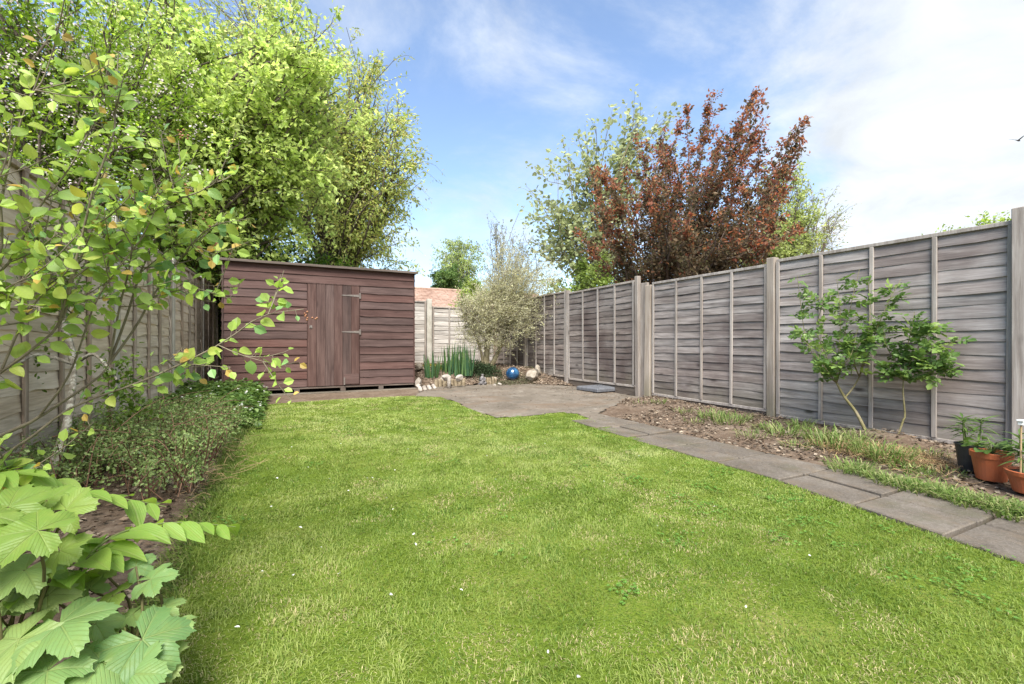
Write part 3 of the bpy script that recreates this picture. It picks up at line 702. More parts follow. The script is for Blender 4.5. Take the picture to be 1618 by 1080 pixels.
chips('wood_chips', BACK_BED, 7000, lambda X, Y: GZ(X, Y) + back_bed_h(X, Y), [(.14, .10, .07), (.24, .18, .13), (.38, .31, .24), (.20, .145, .105)], .03, .06, 'pale wood chips covering the raised bed in the far corner', 'wood chips')
# stray leaves over the patio edge
chips('patio_litter', PATIO, 900, lambda X, Y: GZ(X, Y) + .010, brown, .012, .032, 'scattered dry leaves and grit on the concrete patio', 'leaf litter', keep=lambda X, Y: (NP.random(len(X)) < .12) | (X > 4.3) | (Y > 7.9))

# long grass and weeds spilling over the right border
def long_grass():
    P = []; H = []; A = []; C = []
    def tuft(c, n, r, h, spread=1.0):
        for _ in range(n):
            a = R.uniform(0, 2 * pi); q = r * sqrt(R.random()); x = c[0] + q * cos(a); y = c[1] + q * sin(a)
            P.append((x, y, bed_z(x, y) - .004)); H.append(h * R.uniform(.5, 1.2)); A.append(a + R.gauss(0, .7))
    for px, py, n, r, h in ((1040, 640, 50, .10, .09), (1080, 655, 40, .10, .08), (1128, 664, 120, .16, .14), (1150, 672, 110, .16, .15), (1175, 668, 60, .12, .12), (1215, 683, 60, .14, .12), (1240, 690, 80, .14, .14), (1265, 682, 70, .10, .16), (1300, 700, 130, .15, .17), (1325, 712, 140, .15, .17),
                            (1350, 705, 80, .12, .15), (1385, 725, 150, .15, .17), (1405, 732, 110, .12, .16), (1340, 735, 90, .14, .08), (1440, 745, 90, .12, .07), (1480, 750, 80, .14, .07), (1100, 668, 40, .14, .07), (1190, 690, 60, .16, .08), (1010, 640, 30, .1, .06), (1260, 706, 60, .14, .08), (1430, 725, 60, .14, .10), (1465, 728, 50, .12, .09)):
        p = on_ground(px, py, .02); tuft(p, n, r, h)
    for i in range(60):                                     # strip along the path edge
        t = i / 59; px = 1330 + t * 330; py = 742 + t * 86 + R.uniform(-9, 7); p = on_ground(px, py, .01); tuft(p, 34, .085, .085)
    n = len(P); P = np.array(P); H = np.array(H)
    C = vary(n, [(.085, .15, .03), (.13, .21, .045), (.22, .28, .09), (.34, .33, .16)], .15)
    o = blades('long_grass', P, H, NP.uniform(.005, .009, n), np.clip(NP.normal(1.0, .35, n), .3, 1.7), C, M['grass'], dirn=np.array(A))
    tag(o, 'uncut straggling grass between the path and right fence', 'grass')
long_grass()
# fine grass overhanging the soil along the left lawn edge
def edge_grass():
    n = 9000; Y = NP.uniform(.2, 7.2, n); X = LAWN_X - .02 + NP.normal(0, .035, n) + .04 * (value_noise(Y, Y * 0, .3, 51) - .5)
    H = NP.uniform(.02, .07, n); C = vary(n, [(.06, .11, .02), (.12, .19, .03), (.24, .25, .09)], .15)
    o = blades('lawn_edge_grass', np.stack((X, Y, GZ(X, Y) + .004), 1), H, NP.uniform(.003, .006, n), np.clip(NP.normal(1.1, .4, n), .3, 1.8), C, M['grass'], dirn=NP.normal(pi, .9, n))
    tag(o, 'longer grass fringe hanging over the left border edge', 'grass')
edge_grass()
# white petals fallen on the lawn
def petals():
    pm = [leaf_arrays(np.zeros((1, 3)), np.array(((1.0, 0, 0),)), .012 + .003 * k, .7, T_OVAL, nrm=np.array(((0, .3, 1.0),))) for k in range(3)]
    me = [np_mesh('petal', v, f, M['petal'], col=np.full((len(v), 3), .82)) for v, f in pm]
    spots = [(552, 775), (609, 787), (620, 805), (598, 811), (726, 930), (656, 857), (867, 1032), (912, 1070), (620, 938), (1037, 829), (1281, 877), (535, 906), (416, 902), (463, 907), (472, 832), (486, 737), (519, 756), (644, 709), (625, 742), (590, 755), (580, 755), (462, 706), (440, 755), (1129, 800), (1010, 720), (860, 700), (783, 757), (770, 720), (540, 700), (600, 690), (700, 672), (656, 842), (370, 990), (1180, 960), (840, 900), (955, 760), (506, 864), (430, 800)]
    for i, (px, py) in enumerate(spots):
        p = on_ground(px, py, .034)
        o = link('fallen_petal', me[i % 3], None, p, (R.uniform(-.5, .5), R.uniform(-.5, .5), R.uniform(0, 6.28)))
        tag(o, 'tiny white petal fallen on the mown lawn', 'petal', 'white petals scattered on the lawn')
petals()

# clover and small weeds in the turf
def clover():
    rng = np.random.default_rng(77); P = []
    for k in range(70):
        x, y = (rng.uniform(2.0, 2.85), rng.uniform(.6, 2.4)) if k < 34 else (rng.uniform(-.3, 2.9), rng.uniform(1.0, 6.0))
        n = rng.integers(6, 26); q = rng.normal(0, .045, (n, 2)); P.append(np.stack((x + q[:, 0], y + q[:, 1], gz(x, y) + rng.uniform(.018, .032, n)), 1))
    P = np.concatenate(P); P = P[inside(LAWN, P[:, 0], P[:, 1])]; Q = np.repeat(P, 3, axis=0); n = len(Q); a = np.tile(np.array((0, 2.09, 4.18)), len(P)) + np.repeat(rng.random(len(P)) * 6, 3)
    o = leaf_mass('lawn_clover', Q, np.stack((np.cos(a), np.sin(a), rng.normal(.1, .15, n)), 1), rng.uniform(.007, .012, n), 1.0, vary(n, [(.10, .23, .04), (.17, .32, .06)], .12, rng), T_OVAL, M['leaf'], tilt=.3, kind='stuff'); tag(o, 'small clover leaves and weeds growing in the lawn', 'clover')
clover()

M['pale_grey_twig'] = noise_mat('pale_grey_twig', [(0.3, (.16, .145, .125)), (0.6, (.28, .26, .235))], 16, .85, .2)

# ================================================================== TREES
def rnd_unit(rng, n=None):
    v = rng.normal(0, 1, (n or 1, 3)); v = unit(v); return v if n else v[0]
def make_tree(name, label, base, trunk, blobs, r0, leaf, cols, mat=None, bark='bark', seed=1, twigs=9, twig_len=(.35, .8), per_twig=14, out=0.8, up=0.15, droop=0.25,
              tmpl=T_DIAMOND, width=.55, jitter=.05, tilt=1.0, group=None, cat='tree', tip_cols=None, limb_sides=5, shade=0.18, start=.35, flowers=None, cluster=0, gain=2.1):
    """trunk: points relative to base; blobs: (centre, radii, limbs). limbs run from the trunk into the blobs, twigs leave the limbs, leaves leave the twigs"""
    rng = np.random.default_rng(seed)
    base = np.array(base, float); t = empty(name, base); tag(t, label, cat, group)
    tr = curve(np.array(trunk, float), 14); tb = Tubes()
    tb.add(tr, np.linspace(r0, r0 * .45, 14), 8)
    tb.obj('trunk', M[bark], t)
    br = Tubes(); LP = []; LD = []; LC = []; LS = []; FP = []; FD = []
    lo, hi = leaf
    for c, rad, nl in blobs:
        c = np.array(c, float); rad = np.array(rad, float)
        for _ in range(nl):
            u = rnd_unit(rng); q = rng.random() ** .38
            e = c + u * rad * q
            k = int(rng.uniform(.35, .98) * 13); s = tr[k]
            if e[2] < s[2]: k = max(2, int(k * .6)); s = tr[k]
            mid = s + (e - s) * .5 + np.array((0, 0, rng.uniform(-.02, .14) * np.linalg.norm(e - s))) + rng.normal(0, .08, 3) * np.linalg.norm(e - s)
            Lb = curve((s, mid, e), 9) + np.vstack((np.zeros((1, 3)), rng.normal(0, .025, (8, 3))))
            ll = np.linalg.norm(e - s); rr = max(.010, r0 * .28 * min(1, ll / 3))
            br.add(Lb, np.linspace(rr, .006, 9), limb_sides)
            od = unit(e - s)
            for w in range(twigs):
                a = rng.uniform(start, 1.0); i = min(7, int(a * 8)); p = Lb[i] + (Lb[i + 1] - Lb[i]) * (a * 8 - i)
                d = unit(od * out + unit((p - c) / rad) * .5 + rnd_unit(rng) * .75 + np.array((0, 0, up)))
                tl = rng.uniform(*twig_len); m = p + d * tl * .5; q2 = p + d * tl + np.array((0, 0, -droop * tl * rng.random()))
                tp = curve((p, m, q2), 4); br.add(tp, (.0055, .0045, .0035, .002), 3)
                tone = 1 + rng.normal(0, shade)
                n = rng.poisson(per_twig)
                if n < 1: continue
                v = rng.random(n) ** .8
                if cluster: v = np.round(v * cluster) / cluster
                pos = tp[0] + (tp[1] - tp[0]) * np.clip(v * 3, 0, 1)[:, None] + (tp[2] - tp[1]) * np.clip(v * 3 - 1, 0, 1)[:, None] + (tp[3] - tp[2]) * np.clip(v * 3 - 2, 0, 1)[:, None]
                pos = pos + rng.normal(0, jitter, (n, 3))
                dd = unit(d[None] * .6 + rng.normal(0, .65, (n, 3)) + np.array((0, 0, -droop)))
                LP.append(pos); LD.append(dd); LS.append(rng.uniform(lo, hi, n) * rng.uniform(.8, 1.1))
                cc = vary(n, cols, .12, rng) * tone * gain
                if tip_cols is not None:
                    far = np.clip(np.linalg.norm((pos - c) / rad, axis=1) - .45, 0, 1)[:, None] * 1.7 + rng.normal(0, .25, (n, 1))
                    cc = np.where(np.clip(far, 0, 1) > rng.random((n, 1)), vary(n, tip_cols, .15, rng) * tone, cc)
                LC.append(np.clip(cc, .004, 1))
                if flowers and rng.random() < flowers[0]:
                    nf = rng.poisson(flowers[1]); FP.append(q2 + rng.normal(0, .07, (nf, 3))); FD.append(rng.normal(0, 1, (nf, 3)) + np.array((0, 0, .5)))
    br.obj('branches', M[bark], t)
    P = np.concatenate(LP); o = leaf_mass('crown', P, np.concatenate(LD), np.concatenate(LS), width, np.concatenate(LC), tmpl, mat or M['leaf_tree'], t, tilt=tilt, kind='stuff')
    if FP:
        P = np.concatenate(FP)
        leaf_mass('blossom', P, np.concatenate(FD), rng.uniform(.022, .04, len(P)), .95, vary(len(P), [(.80, .66, .70), (.84, .80, .80)], .05, rng), T_OVAL, M['petal'], t, kind='stuff')
    return t
def rel(p, base): return tuple(np.array(p) - np.array(base))
def blob(base, px, py, depth, rx, ry, rz, n):     # a crown lobe seen around a pixel at a depth
    return (rel(at(px, py, depth), base), (rx, ry, rz), n)

# bright green tree over the left fence, behind the shed's corner
b = (-1.95, 10.5, 0.05)
make_tree('leafy_tree', 'bright lime green leafy tree rising above the shed left end', b, ((0, 0, 0), (.1, 0, 1.6), (.0, -.1, 2.9), (.5, -.1, 4.6)),
          [blob(b, 430, 150, 8.4, 1.25, 1.3, 1.25, 42), blob(b, 320, 140, 8.2, 1.4, 1.4, 1.4, 42), blob(b, 430, 270, 8.3, 1.15, 1.1, .95, 30), blob(b, 300, 290, 8.0, 1.1, 1.0, .9, 26), blob(b, 230, 60, 8.4, 1.3, 1.2, 1.1, 22), blob(b, 380, 370, 8.6, 1.0, .9, .5, 16), blob(b, 490, 75, 8.6, .9, .8, .6, 14), blob(b, 520, 170, 8.9, .75, .8, .8, 16), blob(b, 505, 280, 8.9, .8, .8, .7, 14), blob(b, 300, 20, 8.6, 1.5, 1.2, .8, 20)],
              .17, (.08, .13), [(.100, .140, .042), (.170, .215, .068), (.240, .280, .105)], gain=2.5, seed=3, twigs=13, twig_len=(.3, .65), per_twig=22, up=.25, droop=.35, width=.58, jitter=.06, shade=.20)
# olive green cherry behind the shed
b = (1.35, 13.2, 0.1)
make_tree('cherry_tree', 'airy olive green tree with hanging leaf sprays behind the shed roof', b, ((0, 0, 0), (-.1, 0, 2), (-.2, 0, 3.6), (-.5, .1, 6.2)),
          [blob(b, 535, 190, 12.2, 1.7, 1.6, 1.55, 40), blob(b, 605, 240, 12.1, 1.2, 1.2, 1.5, 34), blob(b, 640, 260, 12.0, .65, .8, .9, 10), blob(b, 520, 320, 12.2, 1.6, 1.4, 1.0, 30), blob(b, 590, 110, 12.2, .75, .8, .55, 10), blob(b, 600, 340, 12.0, .7, .8, .75, 13), blob(b, 450, 60, 12.6, 2.2, 1.6, 1.7, 36), blob(b, 350, 20, 12.8, 2.4, 1.6, 1.5, 26), blob(b, 590, 395, 12.0, .95, .8, .35, 9)],
          .16, (.09, .15), [(.090, .115, .036), (.145, .180, .055), (.210, .240, .085), (.235, .215, .085)], seed=5, gain=2.5, twigs=11, twig_len=(.4, .95), per_twig=14, up=.05, droop=.55, width=.40, jitter=.055, shade=.18)
# blossom tree top left
b = (-3.3, 8.6, 0.0)
make_tree('blossom_tree', 'tree with pink white blossom and dark limbs at the upper left', b, ((0, 0, 0), (.1, 0, 1.5), (.3, 0, 2.8), (.5, .2, 4.6)),
          [blob(b, 60, 110, 6.6, 1.25, 1.3, 1.25, 40), blob(b, 190, 120, 6.9, 1.15, 1.0, 1.1, 32), blob(b, 20, 0, 6.6, 1.5, 1.3, 1.0, 30), blob(b, 210, 260, 6.8, 1.0, .9, .75, 24), blob(b, 60, 270, 6.3, .9, .9, .7, 20)],
          .13, (.06, .10), [(.055, .095, .016), (.095, .155, .025), (.150, .215, .035)], seed=8, twigs=10, twig_len=(.3, .6), per_twig=17, up=.15, droop=.3, width=.5, flowers=(.42, 12), shade=.18)
# ivy-dark bush between left fence and shed
b = (-1.05, 10.9, 0.1)
make_tree('evergreen_bush', 'dark ivy clad bush squeezed between shed and left fence', b, ((0, 0, 0), (0, 0, .9), (.05, 0, 1.8), (.0, 0, 2.5)),
          [((.0, 0, 2.55), (1.0, .6, .75), 40), ((-.5, -.6, 2.45), (.75, .8, .6), 26), ((.9, .0, 2.5), (.9, .6, .5), 24), ((0, 0, 1.2), (.55, .3, 1.0), 22), ((2.3, .2, 2.3), (1.0, .6, .5), 18)],
          .09, (.06, .095), [(.022, .045, .010), (.045, .085, .015), (.10, .16, .025)], seed=9, twigs=10, twig_len=(.2, .45), per_twig=20, up=.1, droop=.3, width=.75, shade=.2, cat='bush')
# purple leaved plum beyond the right fence
b = (6.6, 6.35, 0.05)
def plum():
    rng = np.random.default_rng(21); t = empty('plum_tree', b); tag(t, 'copper and purple leaved tree fanning above the right fence', 'tree')
    base = np.array(b); tb = Tubes(); tr = curve(((0, 0, 0), (0.03, 0, .9), (0, 0, 1.75)), 8); tb.add(tr, np.linspace(.14, .10, 8), 8); tb.obj('trunk', M['bark'], t)
    br = Tubes(); LP = []; LD = []; LC = []; LS = []
    tips = []
    for px, py in ((1005, 215), (1045, 205), (1085, 165), (1125, 150), (1195, 145), (1215, 178), (1270, 185), (1262, 235), (1255, 268), (1245, 300), (1240, 345), (1262, 352), (1225, 320), (950, 265), (935, 262), (985, 265), (955, 325), (915, 372), (940, 330), (1010, 270), (1150, 195), (1100, 230), (1060, 250), (1175, 220), (1200, 260), (1020, 320), (1180, 300), (1130, 280), (1060, 330), (1150, 345), (1100, 380), (1040, 395), (1180, 370), (1080, 300), (1205, 215), (1030, 235)):
        for q in range(2):
            dp = 8.6 + rng.uniform(-1.4, 1.4) * (.6 if q == 0 else 1.2)
            tips.append(at(CX + (px - CX), py + (rng.uniform(0, 14) if q else 0), dp) - base if q == 0 else at(px + rng.uniform(-15, 15) + (1085 - px) * .12, py + rng.uniform(5, 40), dp) - base)
    for e in tips:
        s = tr[rng.integers(4, 8)]; ln = np.linalg.norm(e - s)
        mid = s + (e - s) * .5 + np.array((0, 0, -.03 * ln)) + rng.normal(0, .06, 3) * ln
        Lb = curve((s, mid, e), 12) + np.vstack((np.zeros((1, 3)), rng.normal(0, .03, (11, 3)))); br.add(Lb, np.linspace(.026, .003, 12), 5)
        od = unit(e - mid)
        for k in range(int(30 * ln / 3)):
            a = rng.uniform(.15, 1) ** .75; i = min(10, int(a * 11)); p = Lb[i] + (Lb[i + 1] - Lb[i]) * (a * 11 - i)
            d = unit(od * .75 + rnd_unit(rng) * 1.0 + np.array((0, 0, .15))); tl = rng.uniform(.15, .60) * (1.3 - .98 * a)
            br.add(np.array((p, p + d * tl * .5 + rng.normal(0, .02, 3), p + d * tl)), (.004, .003, .0018), 3)
            n = rng.poisson(27 * (1.2 - .6 * a)); v = rng.random((n, 1)); pos = p + d * tl * v + rng.normal(0, .062 - .032 * a, (n, 3))
            LP.append(pos); LD.append(unit(d * .5 + rng.normal(0, .7, (n, 3)) + np.array((0, 0, -.1)))); LS.append(rng.uniform(.045, .095, n))
            red = np.clip((a - .50) * 1.35 + rng.normal(0, .28), 0, 1)
            old = vary(n, [(.068, .058, .036), (.125, .096, .058), (.195, .142, .085), (.14, .145, .07)], .25, rng); new = vary(n, [(.26, .105, .075), (.40, .16, .085), (.36, .205, .095), (.23, .11, .09)], .2, rng)
            LC.append(np.where(rng.random((n, 1)) < red, new, old))
    br.obj('branches', M['twig'], t)
    leaf_mass('crown', np.concatenate(LP), np.concatenate(LD), np.concatenate(LS), .55, np.concatenate(LC), T_DIAMOND, M['leaf_tree'], t, kind='stuff')
plum()
# pale open sycamore behind the plum
b = tuple(at(955, 560, 13.2)); b = (b[0], b[1], .1)
make_tree('sycamore_tree', 'pale green open crowned tree left of the copper tree', b, ((0, 0, 0), (0, 0, 2), (-.1, 0, 3.2), (-.1, 0, 5.4)),
          [blob(b, 950, 260, 13.2, 1.5, 1.5, 1.5, 26), blob(b, 880, 310, 13.2, .85, 1.0, 1.0, 15), blob(b, 1010, 210, 13.4, .9, 1.0, .8, 14), blob(b, 930, 380, 13.0, 1.3, 1.2, .9, 22), blob(b, 870, 390, 13.0, .7, .8, .7, 9)],
          .10, (.10, .18), [(.135, .158, .080), (.185, .21, .11), (.24, .265, .145)], gain=1.8, bark='bark_olive', seed=31, twigs=8, twig_len=(.4, .8), per_twig=7, up=.35, droop=.25, tmpl=T_OVAL, width=.75, jitter=.07, cluster=2)
b = tuple(at(925, 560, 12.6)); b = (b[0], b[1], .1)
make_tree('garden_bush', 'fresh green bush just above the fence below the copper tree', b, ((0, 0, 0), (0, 0, .9), (0, 0, 1.6), (0, 0, 2.4)), [blob(b, 935, 425, 12.6, .75, .8, .45, 18), blob(b, 895, 450, 12.4, .6, .6, .4, 10), blob(b, 990, 440, 12.6, .6, .6, .4, 9)],
          .05, (.07, .12), [(.12, .165, .045), (.19, .25, .075)], gain=1.7, seed=33, twigs=9, per_twig=16, twig_len=(.2, .4), width=.6, cat='bush')
# yellow green and sparse trees right of the plum
b = tuple(at(1235, 560, 12.5)); b = (b[0], b[1], .1)
make_tree('golden_bush', 'yellow green bush showing right of the copper tree', b, ((0, 0, 0), (0, 0, 1.2), (0, 0, 2.2), (0, 0, 3.2)), [blob(b, 1225, 375, 12.5, 1.0, .9, .6, 26), blob(b, 1250, 330, 12.5, .9, .8, .7, 22), blob(b, 1185, 395, 12.3, .7, .7, .4, 12), blob(b, 1240, 290, 12.6, .6, .7, .5, 10)],
          .06, (.08, .13), [(.135, .165, .06), (.20, .24, .09), (.26, .29, .12)], gain=1.8, seed=35, twigs=9, per_twig=14, twig_len=(.2, .5), width=.55, cat='bush')
b = tuple(at(1275, 560, 14.0)); b = (b[0], b[1], .1)
make_tree('wispy_tree', 'thin grey green tree with wispy twigs right of the copper tree', b, ((0, 0, 0), (0, 0, 1.4), (0, 0, 2.6), (.2, 0, 3.8)), [blob(b, 1285, 350, 14, .75, .7, .75, 20), blob(b, 1270, 300, 14, .55, .7, .45, 9), blob(b, 1255, 390, 14, 1.0, .7, .4, 10)],
          .05, (.07, .12), [(.10, .12, .05), (.16, .185, .075), (.20, .15, .09)], bark='twig', seed=36, twigs=8, per_twig=8, twig_len=(.4, .8), up=.5, width=.35)
b = tuple(at(1525, 560, 11.0)); b = (b[0], b[1], .1)
make_tree('distant_bush', 'green tree top just peeping over the right fence', b, ((0, 0, 0), (0, 0, 1.4), (0, 0, 2.6), (0, 0, 3.3)), [blob(b, 1528, 362, 11, .85, .7, .22, 14), blob(b, 1560, 352, 11, .4, .5, .15, 5)],
          .05, (.07, .11), [(.11, .16, .035), (.2, .26, .06)], seed=37, twigs=8, per_twig=12, twig_len=(.2, .4), width=.5)
# far birch and dark bush beyond the roof
b = tuple(at(724, 560, 30.0)); b = (b[0], b[1], .1)
make_tree('birch_tree', 'distant weeping birch standing above the tiled roof', b, ((0, 0, 0), (0, 0, 3), (.1, 0, 5.5), (.1, 0, 7.6)), [blob(b, 735, 405, 30, .95, 1.0, 1.3, 36), blob(b, 710, 400, 30, .75, .9, .9, 22), blob(b, 738, 440, 30, .7, .8, .9, 16)],
          .11, (.10, .18), [(.10, .13, .045), (.15, .19, .065), (.2, .24, .09)], bark='white_bark', seed=41, twigs=9, per_twig=14, twig_len=(.5, 1.0), up=-.3, droop=.9, width=.5)
b = tuple(at(706, 560, 27.0)); b = (b[0], b[1], .1)
make_tree('conifer_bush', 'dark rounded evergreen in front of the distant birch', b, ((0, 0, 0), (0, 0, 2), (0, 0, 3.5), (0, 0, 4.6)), [blob(b, 706, 438, 27, .9, .9, .65, 40), blob(b, 722, 448, 27, .6, .6, .4, 14)],
          .10, (.10, .17), [(.03, .06, .02), (.06, .10, .03), (.10, .14, .045)], seed=42, twigs=9, per_twig=18, twig_len=(.25, .5), width=.6, cat='bush')
# upright sparse shrub behind the corner
b = tuple(at(795, 560, 13.4)); b = (b[0], b[1], .1)
make_tree('bare_tree', 'sparse grey upright tree with small leaves behind the far corner', b, ((0, 0, 0), (0, 0, 1.2), (0, 0, 1.8), (0, 0, 2.6)), [blob(b, 775, 390, 13.4, .38, .6, .75, 14), blob(b, 815, 375, 13.4, .45, .6, .75, 15), blob(b, 840, 420, 13.4, .6, .6, .7, 14), blob(b, 790, 440, 13.4, .8, .6, .4, 14)],
          .06, (.05, .085), [(.075, .085, .055), (.13, .145, .085), (.17, .17, .12)], bark='pale_grey_twig', seed=44, twigs=6, per_twig=8, twig_len=(.25, .6), up=.9, out=.8, width=.42, jitter=.03)
b = tuple(at(745, 560, 13.2)); b = (b[0], b[1], .1)
make_tree('climbing_bush', 'small bright green bush overhanging the far fence', b, ((0, 0, 0), (0, 0, 1.1), (0, 0, 1.8), (0, 0, 2.2)), [blob(b, 745, 470, 12.4, .42, .5, .32, 16), blob(b, 770, 462, 12.6, .35, .5, .2, 6)],
          .05, (.07, .11), [(.10, .135, .035), (.17, .21, .06)], seed=45, twigs=8, per_twig=14, twig_len=(.15, .35), width=.6, cat='bush')
# olive-grey shrub in the far corner bed
b = np.array((4.05, 9.35)); b = (b[0], b[1], bed_z(b[0], b[1]))
M['pale_twig'] = noise_mat('pale_olive_twig', [(0.3, (.24, .215, .14)), (0.6, (.38, .35, .25))], 16, .85, .2)
def corner_shrub():
    rng = np.random.default_rng(51); t = empty('corner_shrub', b); tag(t, 'grey green small leaved shrub with forked trunks in the far corner', 'shrub')
    base = np.array(b); br = Tubes(); LP = []; LD = []; LC = []; LS = []
    t1 = curve(((0.0, 0, -.05), (.03, 0, .35), (.06, .0, .8), (.0, 0, 1.3)), 10); t2 = curve(((.10, -.02, -.05), (.28, .0, .28), (.52, .05, .75), (.75, .05, 1.35), (1.05, 0, 2.0)), 12); t3 = curve(((-.06, 0, -.03), (-.12, 0, .4), (-.35, 0, .9), (-.6, 0, 1.3)), 9)
    Tk = Tubes(); Tk.add(t1, np.linspace(.085, .035, 10), 8); Tk.add(t2, np.linspace(.062, .02, 12), 8); Tk.add(t3, np.linspace(.035, .012, 9), 6); Tk.obj('trunk', M['bark_olive'], t)
    for px, py, rx, rz, n in ((765, 490, .9, .6, 34), (815, 480, 1.05, .65, 42), (745, 520, .35, .3, 22), (760, 540, .35, .22, 16), (850, 490, .42, .4, 20), (800, 440, .7, .55, 34), (850, 425, .7, .6, 30), (810, 395, .6, .5, 16), (870, 450, .4, .5, 12), (830, 530, .4, .25, 14), (790, 545, .45, .18, 10)):
        c = at(px, py, 10.1) - base
        for _ in range(n):
            e = c + rnd_unit(rng) * np.array((rx, .6, rz)) * rng.random() ** .4
            src = (t1, t2, t3)[rng.integers(0, 3)]; s = src[rng.integers(5, len(src))]
            Lb = curve((s, (s + e) / 2 + rng.normal(0, .10, 3), e), 7); br.add(Lb, np.linspace(.007, .002, 7), 4)
            for w in range(9):
                a = rng.uniform(.3, 1); i = min(5, int(a * 6)); p = Lb[i] + (Lb[i + 1] - Lb[i]) * (a * 6 - i); d = unit(rnd_unit(rng) + unit(e - s) * .6 + np.array((0, 0, .35))); tl = rng.uniform(.15, .5)
                br.add(np.array((p, p + d * tl * .5 + rng.normal(0, .015, 3), p + d * tl)), (.0022, .0018, .0012), 3)
                m = rng.poisson(10); pos = p + d * tl * rng.random((m, 1)) + rng.normal(0, .02, (m, 3))
                LP.append(pos); LD.append(unit(d + rng.normal(0, .7, (m, 3)))); LS.append(rng.uniform(.032, .055, m)); LC.append(vary(m, [(.36, .37, .22), (.50, .50, .33), (.64, .63, .46), (.46, .46, .22)], .15, rng))
    br.obj('branches', M['pale_twig'], t)
    leaf_mass('crown', np.concatenate(LP), np.concatenate(LD), np.concatenate(LS), .42, np.concatenate(LC), T_DIAMOND, M['leaf_tree'], t, kind='stuff')
corner_shrub()

# ================================================================== BORDER PLANTS
from mathutils import Matrix, Vector
def hi_leaf(name, length, width, mat, fold=.12, droop=.15, heart=0.0, pleat=0, ns=6, seed=0, point=1.0):
    """oval leaf, 2 x 2 strips wide, curved down along its length and folded on the midrib; about 40 triangles"""
    r = np.random.default_rng(seed); V = []; F = []
    for i in range(ns + 1):
        t = i / ns; w = width * .5 * (np.sin(pi * t ** (.72 if heart else .85)) ** (.75 if point < 1 else .95) if 0 < t < 1 else 0.02)
        if heart and i == 1: w *= 1 + heart
        y = length * t; z = -droop * length * t * t
        for k, u in enumerate((-1, -.5, 0, .5, 1)):
            zz = z + fold * abs(u) * w * 2 - .18 * fold * u * u * w * 2 + (pleat * width * (-1) ** k if 0 < i < ns else 0) + (r.normal(0, .012) * width if abs(u) == 1 else 0)
            yy = y - (heart * length * .12 * abs(u) if i <= 1 else 0)
            V.append((u * w, yy, zz))
    for i in range(ns):
        for k in range(4): a = i * 5 + k; F.append((a, a + 1, a + 6, a + 5))
    return np_mesh(name, np.array(V), np.array(F), mat, smooth=True)
def basis(p, d, n, s, base):
    d = unit(d); x = unit(np.cross(d, n)); z = np.cross(x, d); p = np.asarray(p) - np.asarray(base)
    m = Matrix(((x[0] * s, d[0] * s, z[0] * s, p[0]), (x[1] * s, d[1] * s, z[1] * s, p[1]), (x[2] * s, d[2] * s, z[2] * s, p[2]), (0, 0, 0, 1)))
    return m
def place_leaf(name, me, parent, p, d, n, s, base):
    o = bpy.data.objects.new(name, me); COL.objects.link(o); o.parent = parent; o.matrix_basis = basis(p, d, n, s, base); return o
M['shrub_leaf'] = leaf_mat('juneberry_leaf', veins='oval', rough=.42, trans=.45, ramp=[(0.0, (.25, .40, .11)), (.35, (.34, .49, .11)), (.7, (.45, .56, .12)), (1.0, (.52, .58, .15))])
M['shrub_leaf_cool'] = leaf_mat('juneberry_leaf_upper', veins='oval', rough=.38, trans=.42, ramp=[(0.0, (.20, .36, .11)), (.5, (.27, .43, .12)), (1.0, (.34, .47, .12))])
M['shrub_leaf_new'] = leaf_mat('juneberry_new_leaf', veins='oval', rough=.45, trans=.45, ramp=[(0.0, (.46, .46, .10)), (.5, (.52, .42, .12)), (1.0, (.54, .33, .14))])
M['anemone_lime'] = leaf_mat('anemone_leaf_lime', rough=.45, trans=.35, veins='palmate', ramp=[(0.0, (.165, .275, .050)), (1.0, (.230, .335, .075))])
M['anemone_green'] = leaf_mat('anemone_leaf_green', rough=.45, trans=.28, veins='palmate', ramp=[(0.0, (.12, .235, .08)), (.4, (.19, .32, .11)), (.75, (.25, .37, .12)), (1.0, (.32, .42, .15))])
M['seal_leaf'] = leaf_mat('solomons_seal_leaf', veins='parallel', rough=.42, trans=.42, ramp=[(0.0, (.19, .34, .055)), (1.0, (.28, .42, .085))])
M['iris_leaf'] = leaf_mat('iris_leaf', rough=.45, trans=.25, ramp=[(0.0, (.035, .095, .050)), (.6, (.060, .135, .060)), (1.0, (.105, .18, .05))])
M['rose_leaf'] = leaf_mat('rose_leaf', rough=.38, trans=.30, ramp=[(0.0, (.085, .160, .045)), (.6, (.135, .235, .060)), (1.0, (.22, .32, .08))])
M['lily_leaf'] = leaf_mat('lily_leaf', rough=.38, trans=.30, ramp=[(0.0, (.060, .125, .030)), (1.0, (.11, .19, .05))])

M['shrub_twig'] = noise_mat('grey_green_twig', [(0.3, (.13, .11, .08)), (0.6, (.24, .21, .155))], 20, .8, .2)
